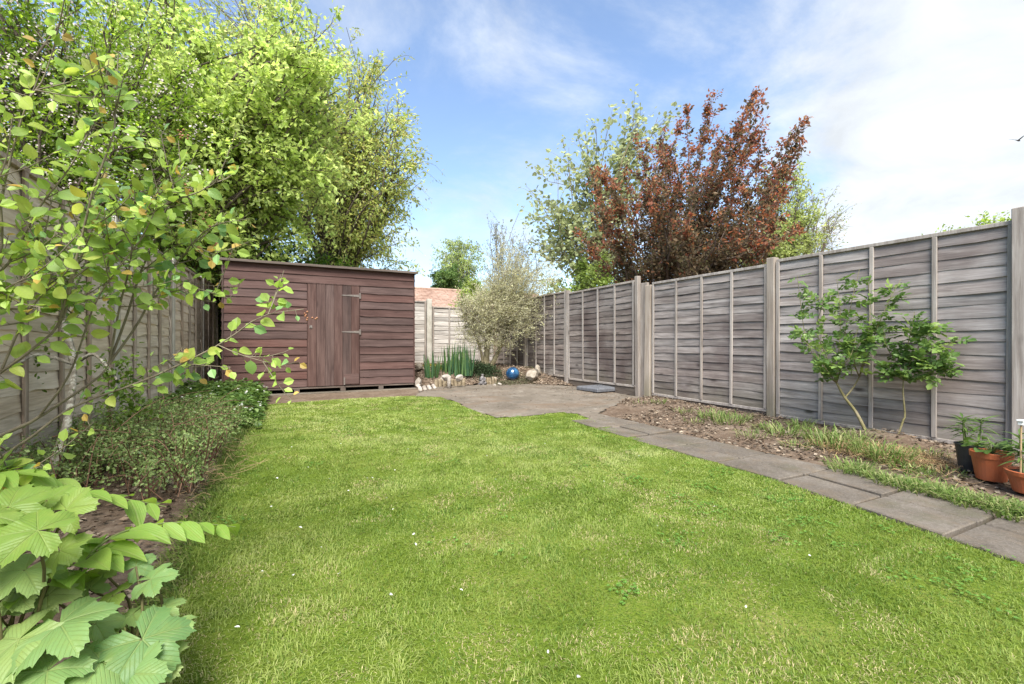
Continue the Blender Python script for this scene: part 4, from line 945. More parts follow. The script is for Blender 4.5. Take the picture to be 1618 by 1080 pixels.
# ---- the tall juneberry in front of the left fence
def juneberry():
    rng = np.random.default_rng(61); base = at(-190, 1010, 1.34); base[2] = bed_z(base[0], base[1])
    t = empty('juneberry_shrub', base); tag(t, 'tall shrub with large round lime leaves in the left foreground', 'shrub')
    fd = lambda d: 1.30 + (d - 1.18) * .55
    def px(*pts): return np.array([at(p[0], p[1], fd(p[2])) for p in pts])
    main = [  # (points in photograph pixels + distance, start radius, leaf start fraction, leaf spacing in metres)
        (((-190, 1010, 1.25), (-60, 740, 1.28), (60, 660, 1.34), (150, 600, 1.42), (172, 575, 1.44)), .016, 9, 0),
        (((-190, 1010, 1.25), (-90, 800, 1.28), (50, 690, 1.34), (120, 640, 1.42), (230, 600, 1.52), (345, 545, 1.6), (412, 500, 1.62), (480, 488, 1.62)), .011, .52, .034),
        (((172, 575, 1.44), (200, 500, 1.47), (222, 430, 1.48), (245, 380, 1.5), (262, 330, 1.5), (284, 285, 1.5), (282, 222, 1.5)), .009, .28, .020),
        (((172, 575, 1.44), (215, 515, 1.5), (240, 470, 1.55), (275, 420, 1.6), (330, 360, 1.62), (395, 345, 1.62)), .009, .35, .020),
        (((172, 575, 1.44), (190, 480, 1.4), (205, 420, 1.38), (212, 350, 1.35), (213, 290, 1.33)), .008, .2, .020),
        (((-190, 1010, 1.25), (-130, 700, 1.1), (0, 590, 1.12), (92, 515, 1.18), (115, 440, 1.2), (130, 400, 1.2), (160, 330, 1.2)), .011, .45, .020),
        (((-130, 700, 1.1), (-60, 520, 1.0), (0, 400, .98), (3, 310, .98), (40, 170, .98), (67, 127, .98), (92, 55, 1.0)), .009, .2, .020),
        (((92, 515, 1.18), (128, 380, 1.12), (147, 300, 1.1), (173, 230, 1.1), (182, 190, 1.1), (165, 150, 1.1), (172, 95, 1.1)), .008, .2, .020),
        (((-130, 700, 1.1), (-70, 500, 1.05), (10, 420, 1.05), (60, 330, 1.05), (110, 265, 1.05), (150, 190, 1.06)), .009, .25, .020),
        (((-130, 700, 1.1), (-60, 480, .95), (-20, 330, .92), (10, 250, .92), (20, 180, .92)), .008, .25, .021),
        (((115, 440, 1.2), (180, 390, 1.28), (250, 330, 1.35), (320, 300, 1.4), (345, 285, 1.42)), .006, .1, .020),
        (((60, 660, 1.34), (110, 590, 1.3), (150, 480, 1.28), (190, 420, 1.26), (230, 370, 1.25)), .007, .3, .021),
        (((0, 590, 1.12), (40, 500, 1.1), (80, 440, 1.08), (60, 380, 1.05)), .007, .2, .02),
        (((-60, 520, 1.0), (-10, 470, .98), (40, 440, .98), (90, 430, 1.0)), .006, .15, .021),
        (((345, 545, 1.6), (380, 560, 1.6), (420, 572, 1.62)), .004, .2, .030), (((230, 600, 1.52), (262, 570, 1.55), (300, 575, 1.58), (365, 580, 1.6)), .004, .3, .031),
        (((-90, 800, 1.28), (-20, 770, 1.25), (40, 745, 1.25), (70, 735, 1.25)), .005, .35, .022), (((240, 470, 1.55), (300, 455, 1.58), (345, 465, 1.6)), .004, .15, .021),
        (((222, 430, 1.48), (285, 385, 1.5), (335, 400, 1.52)), .004, .1, .021), (((212, 350, 1.35), (260, 300, 1.36), (300, 275, 1.36)), .004, .1, .021), (((150, 480, 1.28), (95, 440, 1.2), (50, 455, 1.15)), .004, .1, .021)]
    st = Tubes(); LV = []
    def foliage(P, a0, sp, size):
        seg = np.linalg.norm(np.diff(P, axis=0), axis=1); cum = np.concatenate(([0], np.cumsum(seg))); Lt = cum[-1]; s = Lt * a0; k = 0
        while s < Lt:
            p = np.array([np.interp(s, cum, P[:, i]) for i in range(3)]); q = np.array([np.interp(min(s + .02, Lt), cum, P[:, i]) for i in range(3)]); T = unit(q - p + 1e-6)
            side = unit(np.cross(T, rnd_unit(rng))); d = unit(side * 1.0 + T * .55 + rng.normal(0, .25, 3) + np.array((0, 0, -.12)))
            pet = rng.uniform(.008, .022); n = unit(np.array((0, 0, .55)) + rng.normal(0, .42, 3) - FW * .85)
            tip = s > Lt - .05
            LV.append((p + d * pet, d, n, size * rng.uniform(.62, 1.12) * (.7 if tip else 1), 2 if (tip and rng.random() < .25) or rng.random() < .012 else (1 if rng.random() < .12 else 0)))
            st.add(np.array((p, p + d * pet)) - base, (.0011, .0009), 3)
            s += sp * rng.uniform(.6, 1.3); k += 1
    for pts, r, a0, sp in main:
        P = curve(px(*pts), 18); st.add(P - base, np.linspace(r * .48, max(.0011, r * .12), 18), 6)
        if sp:
            foliage(P, a0, sp * (.82 if pts[-1][1] > 260 else 1.0), .046)
            for _ in range(3 if sp > .03 else 7 if r > .005 else 3):                # side shoots
                i = rng.integers(int(18 * max(a0, .25)), 17); d = unit(P[min(i + 1, 17)] - P[i - 1]); d2 = unit(d * .6 + rnd_unit(rng) * .8 + np.array((0, 0, .15))); ln = rng.uniform(.08, .22)
                Q = curve((P[i], P[i] + d2 * ln * .5, P[i] + d2 * ln + np.array((0, 0, .02))), 6); st.add(Q - base, np.linspace(.0022, .001, 6), 4); foliage(Q, .15, .019, .042)
    return t, base, st, LV
def juneberry_finish():
    t, base, st, LV = juneberry()
    st.obj('stems', M['shrub_twig'], t)
    me = [[hi_leaf('leaf', 1.0, w, M[m], fold=f, droop=d, seed=i * 3 + j, point=.8) for i, (w, f, d) in enumerate(((.74, .10, .12), (.66, .18, .22), (.82, .06, .05), (.70, .26, .30)))] for j, m in enumerate(('shrub_leaf', 'shrub_leaf_cool', 'shrub_leaf_new'))]
    def seen(v):
        p = v[0]; d = p @ FW; l = p @ RT
        return (v[3] / d if abs(l / d) < 1.2 and d > .1 else 0)
    LV.sort(key=seen, reverse=True)
    for v in LV[:300]: place_leaf('leaf', me[v[4]][R.randrange(4)], t, v[0], v[1], v[2], v[3], base)
    rest = LV[300:]
    if rest:
        P = np.array([v[0] for v in rest]) - base; D = np.array([v[1] for v in rest]); N = np.array([v[2] for v in rest]); S = np.array([v[3] for v in rest])
        col = np.array([((.34, .48, .11), (.24, .42, .16), (.50, .36, .10))[v[4]] for v in rest]) * NP.uniform(.75, 1.3, (len(rest), 1))
        leaf_mass('far_leaves', P, D, S, .8, col, T_OVAL, M['leaf'], t, nrm=N, kind='stuff')
    # small reddish fruit clusters at shoot tips
    mb = MB()
    for p in ((487, 497, 1.62), (300, 300, 1.5), (325, 345, 1.6), (290, 210, 1.5), (345, 395, 1.6)):
        for _ in range(9):
            q = at(p[0], p[1], 1.30 + (p[2] - 1.18) * .55) + np.array([R.gauss(0, .014) for _ in range(3)]) - base; s = .0045
            mb.add([(q[0] + s * x, q[1] + s * y, q[2] + s * z) for x, y, z in ((1, 0, 0), (-1, 0, 0), (0, 1, 0), (0, -1, 0), (0, 0, 1), (0, 0, -1))], [(0, 2, 4), (2, 1, 4), (1, 3, 4), (3, 0, 4), (2, 0, 5), (1, 2, 5), (3, 1, 5), (0, 3, 5)])
    mb.obj('fruit', M['fruit'], t, smooth=True)['kind'] = 'stuff'
M['fruit'] = noise_mat('russet_fruit', [(0.3, (.22, .09, .05)), (0.7, (.38, .20, .12))], 60, .5, .1)
juneberry_finish()
# old lichened stem leaning behind it
def old_stem():
    p0 = (-1.12, 3.05); base = np.array((p0[0], p0[1], bed_z(*p0))); t = empty('old_shrub', base); tag(t, 'old lichen covered forked stem close to the left fence', 'shrub')
    s = Tubes(); J = at(118, 575, 2.75) - base
    for pts, r in (([(0, 0, -.05), J * .55 + np.array((.04, 0, 0)), J], .028), ([J, at(100, 505, 2.8) - base, at(95, 455, 2.85) - base, at(60, 380, 2.9) - base], .022), ([J, at(150, 560, 2.75) - base, at(185, 600, 2.7) - base], .012), ([J, at(60, 560, 2.7) - base, at(20, 580, 2.6) - base], .012), ([at(100, 505, 2.8) - base, at(130, 430, 2.8) - base, at(175, 370, 2.8) - base], .010)):
        s.add(curve(pts, 9), np.linspace(r, r * .55, 9), 6)
    s.obj('stems', M['lichen'], t)
    rng = np.random.default_rng(4); n = 1300; P = []
    for px_, py_, r, k in ((60, 390, .28, 300), (180, 370, .22, 260), (190, 595, .16, 220), (20, 580, .15, 180), (200, 640, .14, 160), (110, 450, .2, 180)):
        P.append(at(px_, py_, 2.8) - base + rng.normal(0, r * .5, (k, 3)))
    P = np.concatenate(P); leaf_mass('foliage', P, rng.normal(0, 1, P.shape), rng.uniform(.025, .045, len(P)), .6, vary(len(P), [(.07, .13, .025), (.15, .23, .04)], .2, rng), T_OVAL, M['leaf'], t, kind='stuff')
M['lichen'] = noise_mat('lichened_bark', [(0.3, (.10, .085, .065)), (0.5, (.24, .22, .18)), (0.62, (.42, .42, .36)), (0.75, (.30, .31, .22))], 30, .9, .6, 60, .01)
old_stem()

# ---- palmate anemone leaves, foreground left
def palmate(name, mat, seed, lobes=5, n=96):
    """rounded palmate leaf: overlapping toothed lobes, sunken main veins, puckered between them"""
    r = np.random.default_rng(seed); th = np.linspace(radians(-166), radians(166), n + 1); la = np.linspace(radians(-132), radians(132), lobes) + r.normal(0, .04, lobes)
    half = (la[1] - la[0]) / 2; dl = np.min(np.abs(th[:, None] - la[None, :]), axis=1); q_ = np.clip(dl / half, 0, 1)
    ll = 1 - .22 * (np.abs(th) / radians(166)) ** 2
    saw = np.abs(((np.arange(n + 1) * .25) % 1) - .5) * 2; saw2 = np.where(np.arange(n + 1) % 2 == 0, 1, -1)
    rad = ll * (1 - .36 * q_ ** 2.2) * (1 + .085 * (saw - .5) + .028 * saw2 + r.normal(0, .012, n + 1))
    rings = (.16, .34, .52, .68, .82, .92, 1.0); V = [(0, 0, 0)]; ax = [0.0]; al = [0.0]; ph = r.random(3) * 6.28
    for k, rr in enumerate(rings):
        e = rad if rr > .5 else ll * (1 - .36 * q_ ** 2.2)
        for i in range(n + 1):
            ra = e[i] * rr; x, y = ra * sin(th[i]), ra * cos(th[i])
            z = .13 * ra * q_[i] ** .8 - .26 * ra ** 2.2 + .035 * ra * sin(3 * th[i] + ph[0]) + .022 * ra * sin(11 * ra + ph[1] + 2 * q_[i]) * q_[i] + .03 * rr ** 4 * sin(9 * th[i] + ph[2])
            V.append((x * .5, y * .5, z * .5)); ax.append(ra * sin(min(dl[i], 1.2))); al.append(ra * cos(dl[i]))
    m = n + 1; F3 = [(0, 1 + i + 1, 1 + i) for i in range(n)]
    F4 = [(1 + q * m + i, 1 + q * m + i + 1, 1 + (q + 1) * m + i + 1, 1 + (q + 1) * m + i) for q in range(len(rings) - 1) for i in range(n)]
    me = np_mesh(name, np.array(V), [np.array(F3), np.array(F4)], mat, smooth=True)
    a = me.color_attributes.new('Vein', 'FLOAT_COLOR', 'POINT'); c = np.ones((len(V), 4), np.float32); c[:, 0] = ax; c[:, 1] = al; a.data.foreach_set('color', c.ravel())
    return me
def anemones():
    lime = [palmate('leaf', M['anemone_lime'], 5 + k) for k in range(2)]; grn = [palmate('leaf', M['anemone_green'], 15 + k) for k in range(3)]
    for label, bpx, spots in (
        ('lime green anemone clump with veined palmate leaves at the left edge', (-40, 1075, 1.02),
         ((60, 838, .92, 135, 0, 200), (-5, 868, .94, 125, 0, 120), (15, 800, 1.0, 110, 0, 60), (105, 805, 1.06, 100, 0, 20), (40, 900, 1.0, 110, 1, 260), (-20, 815, .96, 120, 0, 140), (95, 870, 1.04, 90, 0, 330), (25, 935, 1.02, 110, 1, 200), (-10, 920, .98, 110, 1, 100), (75, 790, 1.1, 85, 0, 70))),
        ('dark green anemone clump with broad toothed leaves in the bottom left corner', (90, 1130, 1.05),
         ((95, 985, .98, 165, 1, 320), (30, 1010, .95, 150, 1, 240), (225, 1010, 1.03, 145, 1, 330), (160, 1045, .98, 160, 1, 280), (-5, 970, 1.0, 140, 1, 160), (272, 990, 1.10, 80, 1, 350), (75, 940, 1.05, 110, 1, 80), (205, 1065, .98, 130, 1, 290), (75, 1060, .93, 150, 1, 250), (10, 1065, .92, 140, 1, 210), (130, 1090, .94, 140, 1, 270), (245, 1050, 1.04, 110, 1, 340), (150, 985, 1.06, 100, 1, 40), (60, 1110, .92, 140, 1, 230), (180, 1110, .96, 120, 1, 300))),
        ('small anemone seedling with fresh green leaves beside the lawn edge', (200, 1000, 1.13),
         ((180, 940, 1.12, 85, 2, 200), (238, 915, 1.14, 80, 2, 20), (258, 960, 1.15, 68, 2, 330), (210, 970, 1.12, 65, 2, 260), (140, 930, 1.14, 75, 2, 140), (215, 895, 1.16, 60, 2, 60), (165, 905, 1.16, 60, 2, 110)))):
        base = at(*bpx); base[2] = bed_z(base[0], base[1]); t = empty('anemone_plant', base); tag(t, label, 'plant', 'anemone plants in the left foreground')
        st = Tubes()
        for px_, py_, dp, dia, tone, ang in spots:
            p = at(px_, py_, dp); s = dia * R.uniform(.78, .98) / FPX * dp; a = radians(ang)
            d = RT * cos(a) + (FW * .75 + np.array((0, 0, .35))) * sin(a) * (1 if sin(a) > 0 else 1.0)
            nrm = unit(np.array((0, 0, 1.0)) - FW * .45 + np.array([R.gauss(0, .22) for _ in range(3)]))
            d = d - nrm * (d @ nrm)
            me = lime[R.randrange(2)] if tone == 0 else (grn[R.randrange(3)] if tone == 1 else (lime + grn)[R.randrange(5)])
            place_leaf('leaf', me, t, p, d, nrm, s, base)
            b0 = base + np.array((R.gauss(0, .03), R.gauss(0, .03), 0)); st.add(curve((b0, (b0 + p) / 2 + np.array((R.gauss(0, .03), R.gauss(0, .03), .05)), p), 8) - base, np.linspace(.0045, .0028, 8), 5)
        st.obj('stalks', M['stem_red'], t)
M['stem_red'] = noise_mat('purplish_stalk', [(0.3, (.06, .045, .03)), (0.6, (.13, .12, .05))], 10, .6, .2, 60, .003)
anemones()
# ---- solomon's seal: arching stems with paired leaves
def seal(label, pts, n, size, a0=.25, upright=False):
    P = curve([at(*p) for p in pts], 24); base = P[0].copy(); base[2] = bed_z(base[0], base[1]); t = empty('solomons_seal', base); tag(t, label, 'plant', 'arching lime green plants in the left border')
    s = Tubes(); s.add(P - base, np.linspace(.004, .0015, 24), 5); s.obj('stem', M['stem_green'], t)
    for i in range(n):
        a = a0 + (1 - a0) * i / (n - 1); k = min(22, int(a * 23)); p = P[k]; T = unit(P[k + 1] - P[k]); sd = unit(np.cross(T, (0, 0, 1.0))) * (1 if i % 2 else -1)
        d = unit(sd * 1.0 + T * .45 + np.array((0, 0, R.uniform(-.55, .15)))); nr = unit(np.array((0, 0, 1.0)) + np.array([R.gauss(0, .25) for _ in range(3)]) - FW * .3)
        place_leaf('leaf', SEAL[R.randrange(3)], t, p, d, nr, size * R.uniform(.8, 1.15) * (1.1 - .45 * a), base)
SEAL = [hi_leaf('leaf', 1.0, w, M['seal_leaf'], fold=.16, droop=d, pleat=.012, seed=80 + i) for i, (w, d) in enumerate(((.46, .2), (.52, .35), (.42, .1)))]
seal('arching stem of paired lime leaves reaching over the lawn edge', ((110, 930, 1.12), (150, 868, 1.16), (210, 835, 1.24), (290, 825, 1.34), (372, 832, 1.42)), 17, .125)
seal('upper arching lime leaf stem lying toward the low spreading shrub', ((-40, 900, 1.15), (30, 800, 1.2), (100, 775, 1.3), (180, 785, 1.4), (262, 800, 1.48)), 15, .13)
seal('broad upright lime leaves behind the fresh anemone leaves', ((120, 960, 1.12), (125, 910, 1.12), (140, 880, 1.13), (165, 870, 1.15)), 7, .14)
seal('lime leafed stem at the left picture edge above the anemones', ((-120, 860, 1.2), (-50, 770, 1.25), (20, 745, 1.3), (95, 760, 1.4)), 16, .14)
seal('short lime stem half hidden among anemone leaves', ((10, 1000, 1.05), (40, 930, 1.05), (80, 900, 1.08), (140, 905, 1.12)), 9, .11)

# ---- low spreading shrub with tiny dark leaves
def cotoneaster():
    rng = np.random.default_rng(71); c0 = (-.86, 4.0); base = np.array((c0[0], c0[1], bed_z(*c0))); t = empty('cotoneaster_shrub', base); tag(t, 'low spreading dark green shrub with tiny leaves in the left border', 'shrub')
    br = Tubes(); LP = []; LD = []; LS = []; LC = []
    for k in range(380):
        s = np.array((rng.uniform(-.40, .40), rng.uniform(-.95, 1.6), 0.0)); a = rng.uniform(0, 2 * pi); ln = rng.uniform(.2, .6)
        h = rng.uniform(.18, .44) * (1 - .22 * min(1, abs(s[1]) / 1.3)); e = s + np.array((cos(a) * ln * .50, sin(a) * ln, h * rng.uniform(.5, 1.0))); m = (s + e) / 2 + np.array((0, 0, h * .45))
        e[0] = min(e[0], .60 + rng.normal(0, .07))
        P = curve((s, m, e), 8); br.add(P, np.linspace(.004, .0015, 8), 4)
        T = np.gradient(P, axis=0)
        n = 62; u = rng.uniform(.15, 1, n) * 6.99; i = u.astype(int); f = (u - i)[:, None]; p = P[i] * (1 - f) + P[np.minimum(i + 1, 7)] * f + rng.normal(0, .022, (n, 3))
        LP.append(p); LD.append(unit(unit(T[i]) * .5 + rng.normal(0, .7, (n, 3)))); LS.append(rng.uniform(.014, .026, n)); LC.append(vary(n, [(.115, .175, .06), (.19, .27, .09), (.28, .37, .14)], .2, rng) * (1 + rng.normal(0, .12)))
    for k in range(26):                                           # long bare reddish shoots
        s = np.array((rng.uniform(-.3, .3), rng.uniform(-.7, 1.1), rng.uniform(.2, .35))); d = unit(np.array((rng.normal(.5, .6), rng.normal(0, .8), rng.uniform(.0, .6)))); P = curve((s, s + d * .2, s + d * .42 + np.array((0, 0, -.06))), 6); br.add(P, np.linspace(.0035, .0012, 6), 4)
        n = 16; p = P[rng.integers(1, 6, n)] + rng.normal(0, .015, (n, 3)); LP.append(p); LD.append(rng.normal(0, 1, (n, 3))); LS.append(rng.uniform(.012, .02, n)); LC.append(vary(n, [(.05, .09, .02), (.1, .15, .04)], .2, rng))
    br.obj('branches', M['red_twig'], t)
    leaf_mass('foliage', np.concatenate(LP), np.concatenate(LD), np.concatenate(LS), .6, np.concatenate(LC), T_DIAMOND, M['leaf'], t, kind='stuff')
M['red_twig'] = noise_mat('reddish_twig', [(0.3, (.10, .055, .035)), (0.6, (.20, .12, .08))], 20, .7, .2)
cotoneaster()
# ---- white flowered ground cover by the shed
def ground_cover():
    rng = np.random.default_rng(72); n = 5200; Y = rng.uniform(5.2, 8.2, n); X = rng.uniform(-1.28, -.24, n)
    k = (value_noise(X, Y, .3, 61) > .22); X, Y = X[k], Y[k]; n = len(X)
    H = .05 + .20 * value_noise(X, Y, .35, 62) + .07 * rng.random(n); H *= np.clip((-.2 - X) / .18, .25, 1)
    P = np.stack((X, Y, GZ(X, Y) + .03 + H * rng.random(n) ** .4), 1)
    a = rng.random(n) * 2 * pi; D = np.stack((np.cos(a), np.sin(a), rng.normal(-.1, .3, n)), 1)
    o = leaf_mass('ground_cover', P, D, rng.uniform(.035, .075, n), .85, vary(n, [(.07, .135, .035), (.12, .21, .05), (.18, .27, .075)], .15, rng), T_OVAL, M['leaf'], tilt=.6, kind='stuff')
    tag(o, 'fresh green ground cover plants in front of the shed corner', 'ground cover')
    n = 165; i = rng.integers(0, len(P), 55); Q = np.repeat(P[i] + np.array((0, 0, .06)), 3, axis=0) + rng.normal(0, .012, (n, 3)); Q[:, 2] = np.maximum(Q[:, 2], .12)
    o2 = leaf_mass('white_flowers', Q, rng.normal(0, 1, (n, 3)) * np.array((1, 1, .3)), rng.uniform(.018, .034, n), .9, vary(n, [(.75, .75, .72), (.84, .84, .82)], .03, rng), T_OVAL, M['petal'], kind='stuff')
    tag(o2, 'small white flowers dotted over the ground cover by the shed', 'flowers')
ground_cover()
# ---- weeds low along the left fence
def fence_weeds():
    rng = np.random.default_rng(73); n = 2600; Y = rng.uniform(1.6, 5.4, n); X = np.array([lx(y) for y in Y]) + rng.uniform(.05, .42, n); k = value_noise(X, Y, .28, 65) > .42; X, Y = X[k], Y[k]; n = len(X)
    P = np.stack((X, Y, GZ(X, Y) + .06 + .32 * rng.random(n) * value_noise(X, Y, .28, 65)), 1)
    o = leaf_mass('border_weeds', P, rng.normal(0, 1, (n, 3)) * np.array((1, 1, .5)), rng.uniform(.025, .06, n), .6, vary(n, [(.06, .12, .025), (.12, .20, .04), (.19, .26, .06)], .2, rng), T_OVAL, M['leaf'], kind='stuff')
    tag(o, 'mixed small leafy weeds along the foot of the left fence', 'weeds')
fence_weeds()

# ---- iris clumps in the far bed
IRIS = []
for k in range(4):
    ns = 5; V = []; F = []; bend = (.02, .07, -.04, .11)[k]
    for i in range(ns + 1):
        u = i / ns; w = .5 * (1 - u ** 3) * (0.75 + .25 * (1 - u)) + .02; V += [(-w, bend * u * u, u), (0, bend * u * u + .004, u), (w, bend * u * u, u)]
    V = np.array(V); V[:, 0] *= .036
    for i in range(ns): a = i * 3; F += [(a, a + 1, a + 4, a + 3), (a + 1, a + 2, a + 5, a + 4)]
    IRIS.append(np_mesh('blade', V, np.array(F), M['iris_leaf'], smooth=True))
def iris(label, px0, px1, pyb, pyt, depth, n):
    c = at((px0 + px1) / 2, pyb, depth); base = np.array((c[0], c[1], bed_z(c[0], c[1]))); t = empty('iris_clump', base); tag(t, label, 'plant', 'sword leaved clumps in the far bed')
    w = (px1 - px0) / FPX * depth
    for i in range(n):
        u = R.uniform(-.5, .5); dp = R.uniform(-.16, .16); p = RT * u * w * .86 + FW * dp; h = (pyb - pyt) / FPX * depth * R.uniform(.62, 1.04) * (1 - .25 * abs(u))
        link('blade', IRIS[R.randrange(4)], t, (p[0], p[1], -.01), (R.gauss(0, .05), u * .16 + R.gauss(0, .05), R.uniform(0, 6.28)), (1.0, h, h))
iris('narrow clump of blue green sword leaves nearest the shed', 672, 693, 583, 540, 9.0, 34)
iris('wide clump of blue green sword leaves left of the corner shrub', 696, 752, 580, 524, 9.3, 95)
# low yellow green sedum mat and herbs in front
def bed_herbs():
    rng = np.random.default_rng(74)
    for name, label, spots, cols, sz, kind in (('sedum_mat', 'golden yellow mat plant beside the narrow iris clump', ((682, 590, .17, .05),), [(.22, .23, .04), (.38, .30, .05)], (.02, .04), 0),
                                         ('rock_plant', 'low green rockery plant below the wide iris clump', ((700, 594, .18, .07), (722, 590, .22, .09), (742, 590, .16, .08)), [(.07, .12, .03), (.13, .19, .05), (.22, .24, .07)], (.025, .05), 0),
                                         ('heather_plant', 'dull brown green heathery plant on the mulch in front of the globe', ((825, 596, .32, .07), (800, 598, .2, .06), (845, 592, .2, .06)), [(.11, .10, .06), (.17, .15, .10), (.10, .13, .06)], (.02, .035), 0),
                                         ('dark_fern', 'dark foliage under the corner shrub', ((770, 568, .3, .2), (755, 560, .25, .25)), [(.025, .045, .02), (.05, .08, .035)], (.03, .05), 0)):
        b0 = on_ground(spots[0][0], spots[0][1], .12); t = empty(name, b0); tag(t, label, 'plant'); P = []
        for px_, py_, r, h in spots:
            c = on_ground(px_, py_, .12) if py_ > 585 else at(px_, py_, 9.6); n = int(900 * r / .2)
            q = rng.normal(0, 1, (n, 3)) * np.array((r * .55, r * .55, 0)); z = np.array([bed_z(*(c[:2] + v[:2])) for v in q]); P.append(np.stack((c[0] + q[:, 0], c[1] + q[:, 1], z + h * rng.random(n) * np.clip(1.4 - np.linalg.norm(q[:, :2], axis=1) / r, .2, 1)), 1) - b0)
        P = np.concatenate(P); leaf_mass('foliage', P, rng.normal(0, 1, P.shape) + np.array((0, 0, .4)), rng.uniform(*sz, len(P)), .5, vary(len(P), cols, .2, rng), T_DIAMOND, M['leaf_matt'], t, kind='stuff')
bed_herbs()

# ---- two roses against the right fence
def compound(seed, mat):
    r = np.random.default_rng(seed); P = []; D = []; S = []; N = []
    for y, sx in ((.30, -1), (.32, 1), (.62, -1), (.64, 1), (.78, 0)):
        P.append((0, y, -.06 * y)); D.append((sx * .85, .55 if sx else 1, r.normal(0, .12))); S.append(.40 if sx else .48); N.append((r.normal(0, .25), r.normal(0, .25), 1))
    V, F = leaf_arrays(np.array(P, float), np.array(D, float), np.array(S), .78, T_OVAL, nrm=np.array(N, float))
    k = len(V); V = np.vstack((V, ((-.012, 0, 0), (.012, 0, 0), (0, .8, -.06)))); F = np.vstack((F, (k, k + 1, k + 2)))
    return np_mesh('leaf', V, F, mat)
ROSE = [compound(s, M['rose_leaf']) for s in range(4)]
def rose(label, stems, shoots, nleaf, seed):
    rng = np.random.default_rng(seed); base = at(*stems[0][0][0]); base[2] = bed_z(base[0], base[1]); t = empty('rose_bush', base); tag(t, label, 'rose bush', 'rose bushes against the right fence')
    s = Tubes(); Q = []
    for pts, r in stems: s.add(curve([at(*p) for p in pts], 12) - base, np.linspace(r, r * .6, 12), 6)
    for pts in shoots:
        P = curve([at(*p) for p in pts], 12); s.add(P - base, np.linspace(.0055, .0018, 12), 5); Q.append(P)
    s.obj('stems', M['rose_stem'], t)
    for i in range(nleaf):
        P = Q[i % len(Q)]; k = int(rng.uniform(.12, .97) * 10.9); p = P[k] + (P[k + 1] - P[k]) * rng.random() ; d = unit(rnd_unit(rng) * np.array((.8, 1.1, .5)) + unit(P[k + 1] - P[k]) * .35)
        if p[0] + d[0] * .09 > FENCE_X - .05: d[0] = -abs(d[0])
        place_leaf('leaf', ROSE[rng.integers(0, 4)], t, p, d, unit(np.array((0, 0, 1.0)) + rng.normal(0, .4, 3) - RT * .2), rng.uniform(.080, .135), base)
M['rose_stem'] = noise_mat('rose_stem', [(0.3, (.10, .09, .04)), (0.5, (.19, .17, .08)), (0.7, (.30, .26, .17))], 14, .7, .3)
D1 = 4.35
rose('larger rose bush leaning left against the grey fence panel', [(((1377, 701, 4.2), (1355, 655, 4.28), (1335, 628, 4.32), (1322, 605, D1)), .017), (((1335, 628, 4.32), (1348, 612, D1), (1358, 595, D1)), .009)],
     [((1322, 605, D1), (1300, 585, 4.4), (1275, 540, 4.5), (1265, 480, 4.55), (1260, 435, 4.6)), ((1322, 605, D1), (1305, 560, 4.4), (1290, 520, 4.45), (1300, 470, 4.45), (1270, 490, 4.5)), ((1322, 605, D1), (1325, 560, D1), (1328, 500, D1), (1322, 440, 4.4)), ((1358, 595, D1), (1335, 540, D1), (1345, 480, 4.3), (1358, 425, 4.3)),
      ((1358, 595, D1), (1370, 540, 4.2), (1375, 490, 4.2), (1372, 445, 4.25)), ((1358, 595, D1), (1385, 520, 4.15), (1405, 475, 4.1), (1424, 440, 4.1)), ((1322, 605, D1), (1310, 590, 4.3), (1290, 560, 4.3), (1255, 520, 4.5)), ((1358, 595, D1), (1350, 570, 4.2), (1360, 540, 4.15), (1390, 530, 4.1)), ((1322, 605, D1), (1330, 580, 4.2), (1345, 560, 4.15), (1355, 520, 4.2))], 300, 81)
rose('smaller rose bush nearer the potted plants with a bare lower stem', [(((1416, 696, 4.02), (1427, 664, 4.0), (1430, 655, 4.0), (1427, 620, 4.0), (1428, 590, 4.0)), .009)],
     [((1428, 600, 4.0), (1440, 570, 3.95), (1470, 555, 3.85), (1520, 535, 3.75)), ((1428, 600, 4.0), (1415, 570, 4.05), (1400, 545, 4.1), (1395, 510, 4.15)), ((1428, 590, 4.0), (1432, 555, 4.0), (1440, 520, 3.95), (1445, 492, 3.95)), ((1428, 590, 4.0), (1450, 580, 3.9), (1480, 575, 3.8), (1505, 560, 3.75)), ((1428, 600, 4.0), (1460, 590, 3.88), (1490, 590, 3.8), (1500, 585, 3.78)), ((1428, 590, 4.0), (1450, 550, 3.95), (1465, 530, 3.9), (1475, 515, 3.85)), ((1428, 600, 4.0), (1412, 590, 4.05), (1402, 575, 4.1))], 210, 82)

# ================================================================== OBJECTS
def plastic(name, c, rough=.45, spec=.4):
    m, nt = new_mat(name); t = NT(nt); v = obj_coords(t)[0]; f = t.noise(v, 14, 5, .6)
    cc = t.mix(t.rng(f, .4, .75, 0, .45), c, tuple(q * .65 + .05 for q in c))
    z = t.n('ShaderNodeSeparateXYZ', {0: t.n('ShaderNodeTexCoord').outputs['Object']}).outputs[2]
    t.out(t.bsdf(Base_Color=cc, Roughness=rough, Specular_IOR_Level=spec).outputs[0]); return m
M['terracotta'] = plastic('terracotta_plastic', (.42, .115, .045)); M['black_plastic'] = plastic('black_plastic', (.028, .030, .036), .5)
M['slate_plastic'] = noise_mat('slate_grey_cast_slab', [(0.3, (.085, .09, .10)), (0.6, (.145, .15, .165))], 20, .7, .3, 90, .004)
M['compost'] = noise_mat('compost', [(0.3, (.02, .015, .012)), (0.7, (.07, .05, .04))], 40, .95, .8, 60, .02)
M['stone'] = noise_mat('pale_rock', [(0.3, (.17, .14, .105)), (0.5, (.29, .25, .20)), (0.7, (.42, .38, .32))], 9, .9, .7, 30, .03, coords='Object')
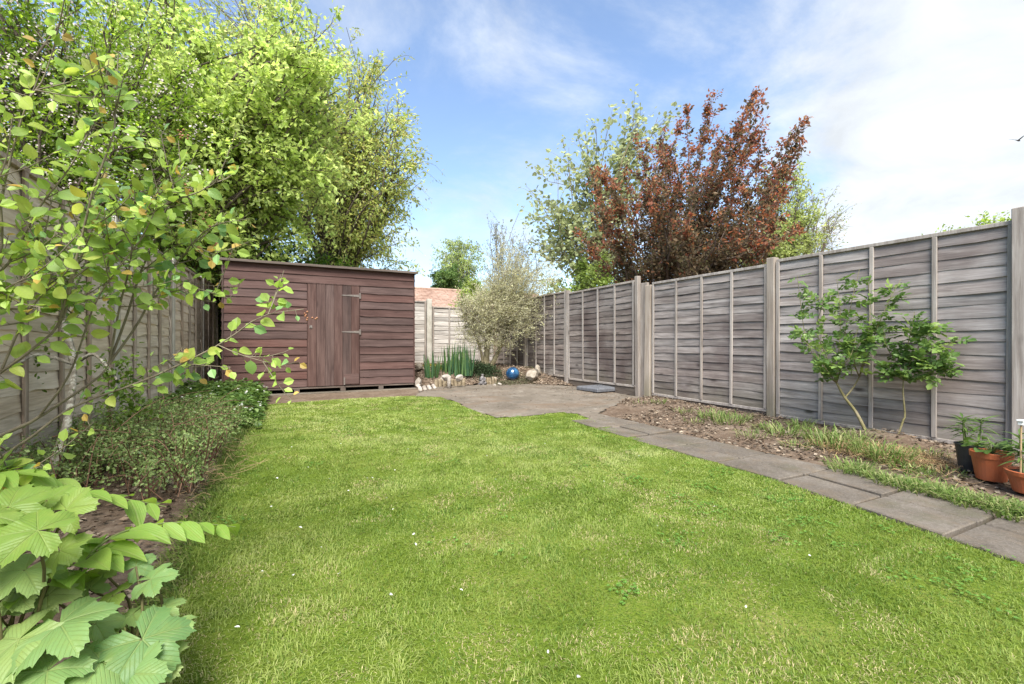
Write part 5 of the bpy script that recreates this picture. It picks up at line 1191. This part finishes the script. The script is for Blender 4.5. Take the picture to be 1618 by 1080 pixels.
M['stone_white'] = noise_mat('white_rock', [(0.3, (.22, .19, .16)), (0.5, (.36, .325, .285)), (0.7, (.50, .465, .42))], 9, .9, .6, 30, .03, coords='Object')
M['log'] = noise_mat('edging_log', [(0.3, (.14, .11, .07)), (0.5, (.26, .21, .14)), (0.7, (.38, .32, .23))], 18, .9, .5, 50, .01, coords='Object')
M['figure'] = noise_mat('dark_cast_figure', [(0.3, (.045, .04, .04)), (0.5, (.13, .12, .12)), (0.7, (.34, .33, .33))], 22, .7, .4, 60, .01, coords='Object')
M['cane'] = noise_mat('bamboo_cane', [(0.3, (.30, .20, .10)), (0.6, (.42, .30, .17))], 20, .6, .2)
M['white_plastic'] = plastic('white_plastic', (.75, .75, .74))
def mat_globe():
    m, nt = new_mat('blue_glazed_globe'); t = NT(nt); v = t.n('ShaderNodeTexCoord').outputs['Object']
    c = t.ramp(t.noise(v, 9, 5, .65, .6), [(.35, (.008, .035, .09)), (.52, (.014, .075, .18)), (.68, (.06, .20, .36)), (.82, (.40, .55, .66))])
    t.out(t.bsdf(Base_Color=c, Roughness=.12, Specular_IOR_Level=.6, Coat_Weight=.6, Coat_Roughness=.05).outputs[0]); return m
M['globe'] = mat_globe()
def pot(name, label, px, py, depth, rtop, h, mat, rim=True):
    p = on_ground(px, py, .045); t = empty(name, p); tag(t, label, 'plant pot', 'plant pots beside the near fence post')
    mb = MB(); rb = rtop * .72
    prof = [(0, 0), (rb * .98, 0), (rb, .004), (rtop * .93, h * .80)] + ([(rtop * 1.0, h * .80), (rtop * 1.03, h * .985), (rtop * 1.0, h), (rtop * .93, h), (rtop * .91, h * .88)] if rim else [(rtop * .99, h * .96), (rtop * 1.04, h * .965), (rtop * 1.04, h), (rtop * .97, h), (rtop * .95, h * .86)])
    mb.lathe(prof, 28); mb.obj('body', M[mat], t, smooth=False)
    MB().lathe([(0, h * .90), (rtop * .5, h * .905), (rtop * .93, h * .875)], 16).obj('compost', M['compost'], t)
    return p, h
NARROW = [hi_leaf('leaf', 1.0, w, M['lily_leaf'], fold=.18, droop=d, seed=90 + i) for i, (w, d) in enumerate(((.16, .35), (.20, .15), (.14, .6)))]
ROUND = [hi_leaf('leaf', 1.0, w, M['lily_leaf'], fold=.10, droop=d, seed=95 + i, point=.8) for i, (w, d) in enumerate(((.80, .15), (.9, .3)))]
def lily(label, p, z0, stems, ln, seed):
    rng = np.random.default_rng(seed); base = np.array((p[0], p[1], p[2] + z0)); t = empty('lily_plant', base); tag(t, label, 'plant', 'lilies growing in pots'); s = Tubes()
    for dx, dy, h, n in stems:
        P = curve(((dx, dy, -.02), (dx * 1.3, dy * 1.3, h * .5), (dx * 1.5 + rng.normal(0, .01), dy * 1.5, h)), 10); s.add(P, np.linspace(.006, .003, 10), 5)
        for i in range(n):
            u = .35 + .65 * (i / n) ** .8; k = min(8, int(u * 9)); q = P[k] + (P[k + 1] - P[k]) * (u * 9 - k); a = i * 2.4; d = np.array((cos(a), sin(a), .15 + .75 * max(0, u - .75) * 3))
            place_leaf('leaf', NARROW[rng.integers(0, 3)], t, base + q, d, np.array((0, 0, 1.0)) + rng.normal(0, .15, 3), ln * rng.uniform(.75, 1.15), base)
    s.obj('stems', M['stem_green'], t)
p, h = pot('plant_pot', 'tall black plastic pot half behind the terracotta pot', 1533, 743, 3.1, .080, .185, 'black_plastic', False)
lily('lily shoots rising from the black pot', p, h * .88, ((-.02, .02, .20, 30), (.06, -.02, .19, 34), (.03, .03, .17, 26)), .10, 1)
p, h = pot('plant_pot', 'terracotta pot overflowing with round leafed plant', 1566, 757, 3.0, .100, .18, 'terracotta')
def strawberry(p, z0):
    rng = np.random.default_rng(3); base = np.array((p[0], p[1], p[2] + z0)); t = empty('leafy_plant', base); tag(t, 'round leafed green plant filling the middle terracotta pot', 'plant'); s = Tubes()
    for i in range(42):
        a = rng.uniform(0, 6.28); r = .12 * sqrt(rng.random()); q = np.array((cos(a) * r, sin(a) * r, rng.uniform(.05, .12) - r * .2)); s.add(curve(((0, 0, 0), q * np.array((.5, .5, .9)), q), 5), .0016, 4)
        place_leaf('leaf', ROUND[rng.integers(0, 2)], t, base + q, (cos(a), sin(a), rng.normal(.1, .2)), np.array((0, 0, 1.0)) + rng.normal(0, .3, 3), rng.uniform(.04, .062), base)
    s.obj('stems', M['stem_green'], t)
strawberry(p, h * .88)
p, h = pot('plant_pot', 'terracotta pot cut off by the right picture edge', 1632, 778, 2.9, .115, .125, 'terracotta')
lily('broad leafed lily in the pot at the right picture edge', p, h * .86, ((.03, .0, .20, 26), (-.02, .03, .18, 20), (.05, .05, .22, 22)), .10, 5)
c0 = np.array((p[0] - .075, p[1] + .03, p[2] + h * .86)); t = empty('plant_cane', c0); tag(t, 'thin bamboo cane with white cap stuck in the edge pot', 'cane')
mb = MB(); mb.tube([(0, 0, -.05), (.004, .0, .12), (.010, .0, .295)], .0045, 7); mb.obj('cane', M['cane'], t); mb = MB(); mb.box(-.002, .022, -.012, .012, .29, .312); mb.box(-.010, .032, -.016, .016, .3125, .322); mb.obj('cap', M['white_plastic'], t, bevel=.002)

# square grey base on the patio
def parasol_base():
    p = on_ground(948, 617, .012); t = empty('parasol_base', p, radians(4)); tag(t, 'square slate grey base slab lying on the patio by the fence', 'slab')
    mb = MB(); s = .285
    prof = [(s, 0.012), (s, .062), (s * .93, .082), (s * .42, .090)]
    v = []; f = []
    for r, z in prof: v += [(-r * 1.1, -r, z), (r * 1.1, -r, z), (r * 1.1, r, z), (-r * 1.1, r, z)]
    for k in range(3):
        for i in range(4): j = (i + 1) % 4; f.append((k * 4 + i, k * 4 + j, (k + 1) * 4 + j, (k + 1) * 4 + i))
    f += [(3, 2, 1, 0), (12, 13, 14, 15)]; mb.add(v, f); mb.obj('slab', M['slate_plastic'], t, bevel=.006)
    c = MB(); c.lathe([(.055, .086), (.055, .102), (.042, .106), (.030, .106), (.030, .09)], 18); c.obj('socket', M['slate_plastic'], t)
    for x in (-1, 1):
        for y in (-1, 1): MB().box(x * s * .95 - .03, x * s * .95 + .03, y * s * .82 - .03, y * s * .82 + .03, 0, .0125).obj('foot', M['black_plastic'], t)
parasol_base()
# blue globe
p = on_ground(810, 586, .20); g = MB(); g.lathe([(max(.0008, .142 * sin(pi * i / 18)), -.142 * cos(pi * i / 18)) for i in range(19)], 32); d = (p @ FW)
pg = at(810, 578, 9.45); pg[2] = bed_z(pg[0], pg[1]) + .135
t = empty('garden_globe', (pg[0], pg[1], pg[2] - .14)); tag(t, 'shiny mottled blue globe on the mulch under the corner shrub', 'globe')
g.obj('ball', M['globe'], t, smooth=True, loc=(0, 0, .14)); MB().lathe([(.05, -.02), (.06, .004), (.045, .012)], 16).obj('ring', M['figure'], t)
# small seated figure
def figure():
    p = at(762, 588, 9.0); p[2] = bed_z(p[0], p[1]); t = empty('garden_statue', p, -YAW + .3); tag(t, 'little dark grey seated figure ornament beside the iris leaves', 'statue')
    me = bpy.data.meshes.new('body'); J = [((0, 0, .035), .058), ((0, 0, .09), .050), ((0, -.005, .14), .042), ((0, -.008, .165), .020), ((0, -.015, .195), .034), ((0, -.015, .215), .026), ((.05, -.03, .128), .017), ((.045, -.075, .09), .014), ((.0, -.08, .085), .012), ((-.05, -.03, .128), .017), ((-.045, -.075, .09), .014), ((.055, -.07, .035), .026), ((.02, -.10, .02), .022), ((-.055, -.07, .035), .026), ((-.02, -.10, .02), .022)]
    E = [(0, 1), (1, 2), (2, 3), (3, 4), (4, 5), (2, 6), (6, 7), (7, 8), (2, 9), (9, 10), (0, 11), (11, 12), (0, 13), (13, 14)]
    me.from_pydata([j[0] for j in J], E, []); o = link('body', me, t); me.materials.append(M['figure'])
    md = o.modifiers.new('skin', 'SKIN')
    for v, j in zip(me.skin_vertices[0].data if me.skin_vertices else [], J): v.radius = (j[1], j[1])
    if not me.skin_vertices:
        bm = bmesh.new(); bm.from_mesh(me); ly = bm.verts.layers.skin.verify()
        for v, j in zip(bm.verts, J): v[ly].radius = (j[1], j[1])
        bm.verts.ensure_lookup_table(); bm.verts[0][ly].use_root = True; bm.to_mesh(me); bm.free()
    o.modifiers.new('sub', 'SUBSURF').levels = 1; o.modifiers['sub'].render_levels = 2
    MB().lathe([(.0, 0), (.085, 0), (.085, .018), (.07, .024), (0, .024)], 14).obj('plinth', M['figure'], t)
figure()
# rocks
def rock(label, px, py, depth, w, h, mat, seed, ang=0.0, zoff=0.0, name='rock', sharp=.25):
    p = at(px, py, depth); p[2] = bed_z(p[0], p[1]) - .01 + zoff; rng = np.random.default_rng(seed)
    bm = bmesh.new(); bmesh.ops.create_icosphere(bm, subdivisions=3, radius=1.0)
    pl = [(unit(rng.normal(0, 1, 3)), rng.uniform(.45, .8)) for _ in range(11)]; k = rng.random((3, 3)) * 6
    for v in bm.verts:
        c = np.array(v.co)
        for n_, d_ in pl:
            e = c @ n_ - d_
            if e > 0: c = c - n_ * e * .9
        c = c * (1 + sharp * .25 * (sin(3 * c[0] + k[0, 0]) * sin(3.3 * c[1] + k[0, 1]) + .5 * sin(7 * c[2] + k[0, 2]) * sin(6 * c[0] + k[1, 0]))); v.co = (c[0] * w * .5, c[1] * w * .42, (c[2] + .75) * h * .57)
    me = bpy.data.meshes.new(name); bm.to_mesh(me); bm.free(); me.materials.append(M[mat]); me.polygons.foreach_set('use_smooth', np.full(len(me.polygons), False))
    o = link(name, me, None, p, (0, 0, ang)); tag(o, label, 'rock', 'rockery stones in the far bed'); return o
rock('white stone standing tight against the shed corner', 662, 592, 8.45, .16, .22, 'stone_white', 2, .4, name='rock')
rock('pale stone behind the shed corner stone', 662, 578, 9.2, .22, .20, 'stone', 3, 1.0)
rock('small white stone low at the shed corner beside pale setts', 661, 606, 8.35, .15, .10, 'stone_white', 4, .2)
rock('flat pinkish stone at the foot of the iris leaves left side', 700, 582, 8.8, .24, .13, 'stone', 5, .3)
rock('rounded pinkish stone at the foot of the wide iris clump', 724, 580, 8.9, .22, .12, 'stone', 6, 1.3)
rock('white round stone perched on the log edging left side', 705, 600, 8.38, .22, .13, 'stone_white', 8, .1, .13)
rock('pale round stone perched on the log edging right side', 726, 597, 8.45, .20, .14, 'stone_white', 10, .9, .12)
rock('large angular stone between blue globe and grey fence', 840, 580, 9.35, .34, .28, 'stone', 7, .5, sharp=.1)
rock('upright stone beside the large angular stone', 850, 578, 9.55, .16, .27, 'stone', 9, .2)
rock('pale knob of stone at the foot of the forked trunk', 783, 579, 9.25, .15, .12, 'stone', 12, .2)
rock('small white stone on the mulch left of the globe', 790, 592, 8.9, .10, .07, 'stone_white', 14, .2)
rock('tiny pale stone in front of the forked trunk', 781, 594, 8.8, .09, .06, 'stone_white', 16, 1.2)
# log edging: short upright logs, one fallen post
def logs(label, px0, px1, n, y, h, seed):
    x0 = at(px0, 600, (y) / cos(0.15) * .95)[0]; rr = random.Random(seed)
    a = on_ground(px0, 612)[0]; b_ = on_ground(px1, 610)[0]; t = empty('log_edging', ((a + b_) / 2, y, gz(a, y))); tag(t, label, 'log edging', 'log edging along the far bed')
    w = (b_ - a) / n
    for i in range(n):
        mb = MB(); hh = h * rr.uniform(.85, 1.1); mb.lathe([(w * .48, -.05), (w * .48, hh - .01), (w * .42, hh), (0, hh + .001)], 10)
        mb.obj('log', M['log'], t, loc=(a + w * (i + .5) - (a + b_) / 2, rr.uniform(-.01, .01), 0), rot=(rr.gauss(0, .04), rr.gauss(0, .04), 0))
logs('low row of upright logs below the iris clump', 688, 738, 8, 8.30, .155, 1)
logs('weathered low log edging in front of the blue globe', 778, 800, 6, 8.36, .14, 2)
o = MB(); o.tube([(0, 0, 0), (.01, .02, .17), (.015, .03, .235)], .036, 10); q = o.obj('stake', M['stone_white'], None, smooth=True); pp = on_ground(709, 614); q.location = (pp[0], pp[1] - .02, pp[2]); tag(q, 'pale stub of post leaning on the log edging', 'post')
for i in range(4):
    pp = on_ground(664 + i * 7.2, 617 - i * 1.3, .012); mb = MB(); mb.box(-.032, .032, -.07, .07, 0, .06); q = mb.obj('sett', M['stone_white'], None, bevel=.016); q.location = tuple(pp); q.rotation_euler = (radians(28), radians(-8), radians(-10 + 4 * i))
    tag(q, ('pale block leaning at the shed corner, nearest the shed', 'pale block leaning by the shed, second from the shed', 'pale block leaning by the shed, third from the shed', 'pale block leaning by the shed, farthest from the shed')[i], 'block', 'pale blocks by the shed corner')
# brick behind the shed's left corner
o = MB().box(-.11, .11, -.05, .05, 0, .065).obj('brick', M['terracotta_brick'] if 'terracotta_brick' in M else M['log'], None, bevel=.006); pp = at(322, 615, 7.3); o.location = (pp[0], pp[1], bed_z(pp[0], pp[1])); tag(o, 'lone brown brick on the soil left of the shed', 'brick')

# heap of dry roots and soil under the roses
def root_heap():
    rng = np.random.default_rng(91); c = on_ground(1392, 706, .10); n = 4200; t = []
    P = np.stack((c[0] + rng.normal(0, .10, n), c[1] + rng.normal(-.02, .20, n), np.zeros(n)), 1); P[:, 2] = [bed_z(a, b) for a, b in P[:, :2]]
    o = blades('dry_grass_heap', P, rng.uniform(.03, .09, n), np.full(n, .005), rng.uniform(.8, 2.2, n), vary(n, [(.20, .125, .06), (.32, .21, .11), (.42, .31, .18)], .2, rng), M['litter'])
    tag(o, 'heap of brown dead grass at the foot of the roses', 'dead grass')
root_heap()
# dry clippings strewn on the border soil
def straws():
    rng = np.random.default_rng(92); S = Tubes()
    for k in range(150):
        px_, py_ = (rng.uniform(1180, 1540), 0) if k < 90 else (rng.uniform(330, 420), 0)
        if k < 90: py_ = 660 + (px_ - 1180) * .26 + rng.uniform(-10, 22)
        else: px_ = rng.uniform(300, 400); py_ = 760 - (px_ - 300) * .6 + rng.uniform(-20, 30)
        p = on_ground(px_, py_, .045); a = rng.uniform(0, 6.28); l = rng.uniform(.05, .2); q = p + np.array((cos(a) * l, sin(a) * l, rng.uniform(0, .03))); S.add(curve((p, (p + q) / 2 + rng.normal(0, .015, 3), q), 5), .0016, 3)
    o = S.obj('dry_stalks', M['cane']); o['kind'] = 'stuff'; tag(o, 'dry straw coloured stalks strewn on the borders', 'stalks')
straws()

# house beyond the back fence: only its tiled roof shows
def house():
    y0 = 19.0; x0, x1 = 3.0, 12.5; t = empty('house', ((x0 + x1) / 2, y0 + 2.5, 0)); tag(t, 'house with pinkish brown tiled roof behind the far fence', 'house')
    hw = (x1 - x0) / 2; e, rz_ = 2.35, 3.62; d0, d1 = -2.5, 0.2
    MB().box(-hw + .3, hw - .3, -2.3, 2.3, 0, e).obj('wall', M['house_wall'], t)
    rf = MB(); rf.add([(-hw, -2.6, e - .05), (hw, -2.6, e - .05), (hw, 0, rz_ - .06), (-hw, 0, rz_ - .06), (-hw, 2.6, e - .05), (hw, 2.6, e - .05)], [(0, 1, 2, 3), (3, 2, 5, 4), (0, 3, 4), (1, 5, 2)]); r = rf.obj('roof', M['roof_tile'], t)
    rows = 15; tw = .30; V = []; F = []; n = int(2 * hw / tw); rng = np.random.default_rng(3)
    for i in range(rows):                                   # lapped courses of tiles
        u0, u1 = i / rows, (i + 1.12) / rows; ya, za = -2.6 + 2.6 * u0, e - .05 + (rz_ - e) * u0; yb, zb = -2.6 + 2.6 * min(u1, 1), e - .05 + (rz_ - e) * min(u1, 1)
        for k in range(n + 1):
            xa = -hw + (k - (.5 if i % 2 else 0)) * tw; o_ = len(V); j = rng.normal(0, .006)
            V += [(xa + .006, ya - .01, za + .045 + j), (xa + tw - .006, ya - .01, za + .045 + j), (xa + tw - .006, yb, zb + .012), (xa + .006, yb, zb + .012), (xa + .006, ya - .01, za + .015), (xa + tw - .006, ya - .01, za + .015)]
            F += [(o_, o_ + 1, o_ + 2, o_ + 3), (o_ + 4, o_ + 5, o_ + 1, o_)]
    tl = link('tiles', np_mesh('tiles', np.array(V), np.array(F), M['roof_tile']), r); tl['kind'] = 'stuff'
    MB().tube([(-hw, 0, rz_ - .02), (hw, 0, rz_ - .02)], .09, 8).obj('ridge', M['roof_tile'], r)
M['house_wall'] = noise_mat('house_brick_wall', [(0.3, (.24, .13, .09)), (0.7, (.34, .20, .15))], 8)
M['roof_tile'] = noise_mat('weathered_clay_tile', [(0.3, (.21, .125, .095)), (0.5, (.36, .245, .195)), (0.7, (.47, .36, .30))], 5, .9, .3, 30, scale2=1.1)
house()
# bird in the sky
def bird():
    p = at(1609, 222, 32.0); t = empty('bird', p, -YAW + .4); tag(t, 'small dark bird flying in the white cloud at the right', 'bird')
    b_ = MB(); b_.tube([(-.28, 0, -.02), (-.18, 0, 0), (0, 0, .02), (.14, 0, .03), (.22, 0, .03), (.28, 0, .02)], (.012, .035, .06, .05, .03, .006), 8); b_.obj('body', M['black_plastic'], t, smooth=True)
    for s in (-1, 1):
        w = MB(); w.add([(.10, 0, .03), (-.08, 0, .03), (-.12, s * .22, .16), (.06, s * .22, .18), (-.22, s * .42, .20), (.10, 0, .05), (-.08, 0, .045), (-.12, s * .22, .172), (.06, s * .22, .195), (-.22, s * .42, .21)], [(0, 1, 2, 3), (3, 2, 4), (8, 7, 6, 5), (9, 7, 8), (0, 3, 8, 5), (3, 4, 9, 8), (1, 6, 7, 2), (2, 7, 9, 4)]); w.obj('wing', M['black_plastic'], t)
    w = MB(); w.add([(-.26, 0, -.02), (-.42, .06, -.03), (-.42, -.06, -.03), (-.26, 0, -.01)], [(0, 1, 2), (3, 2, 1)]); w.obj('tail', M['black_plastic'], t)
bird()
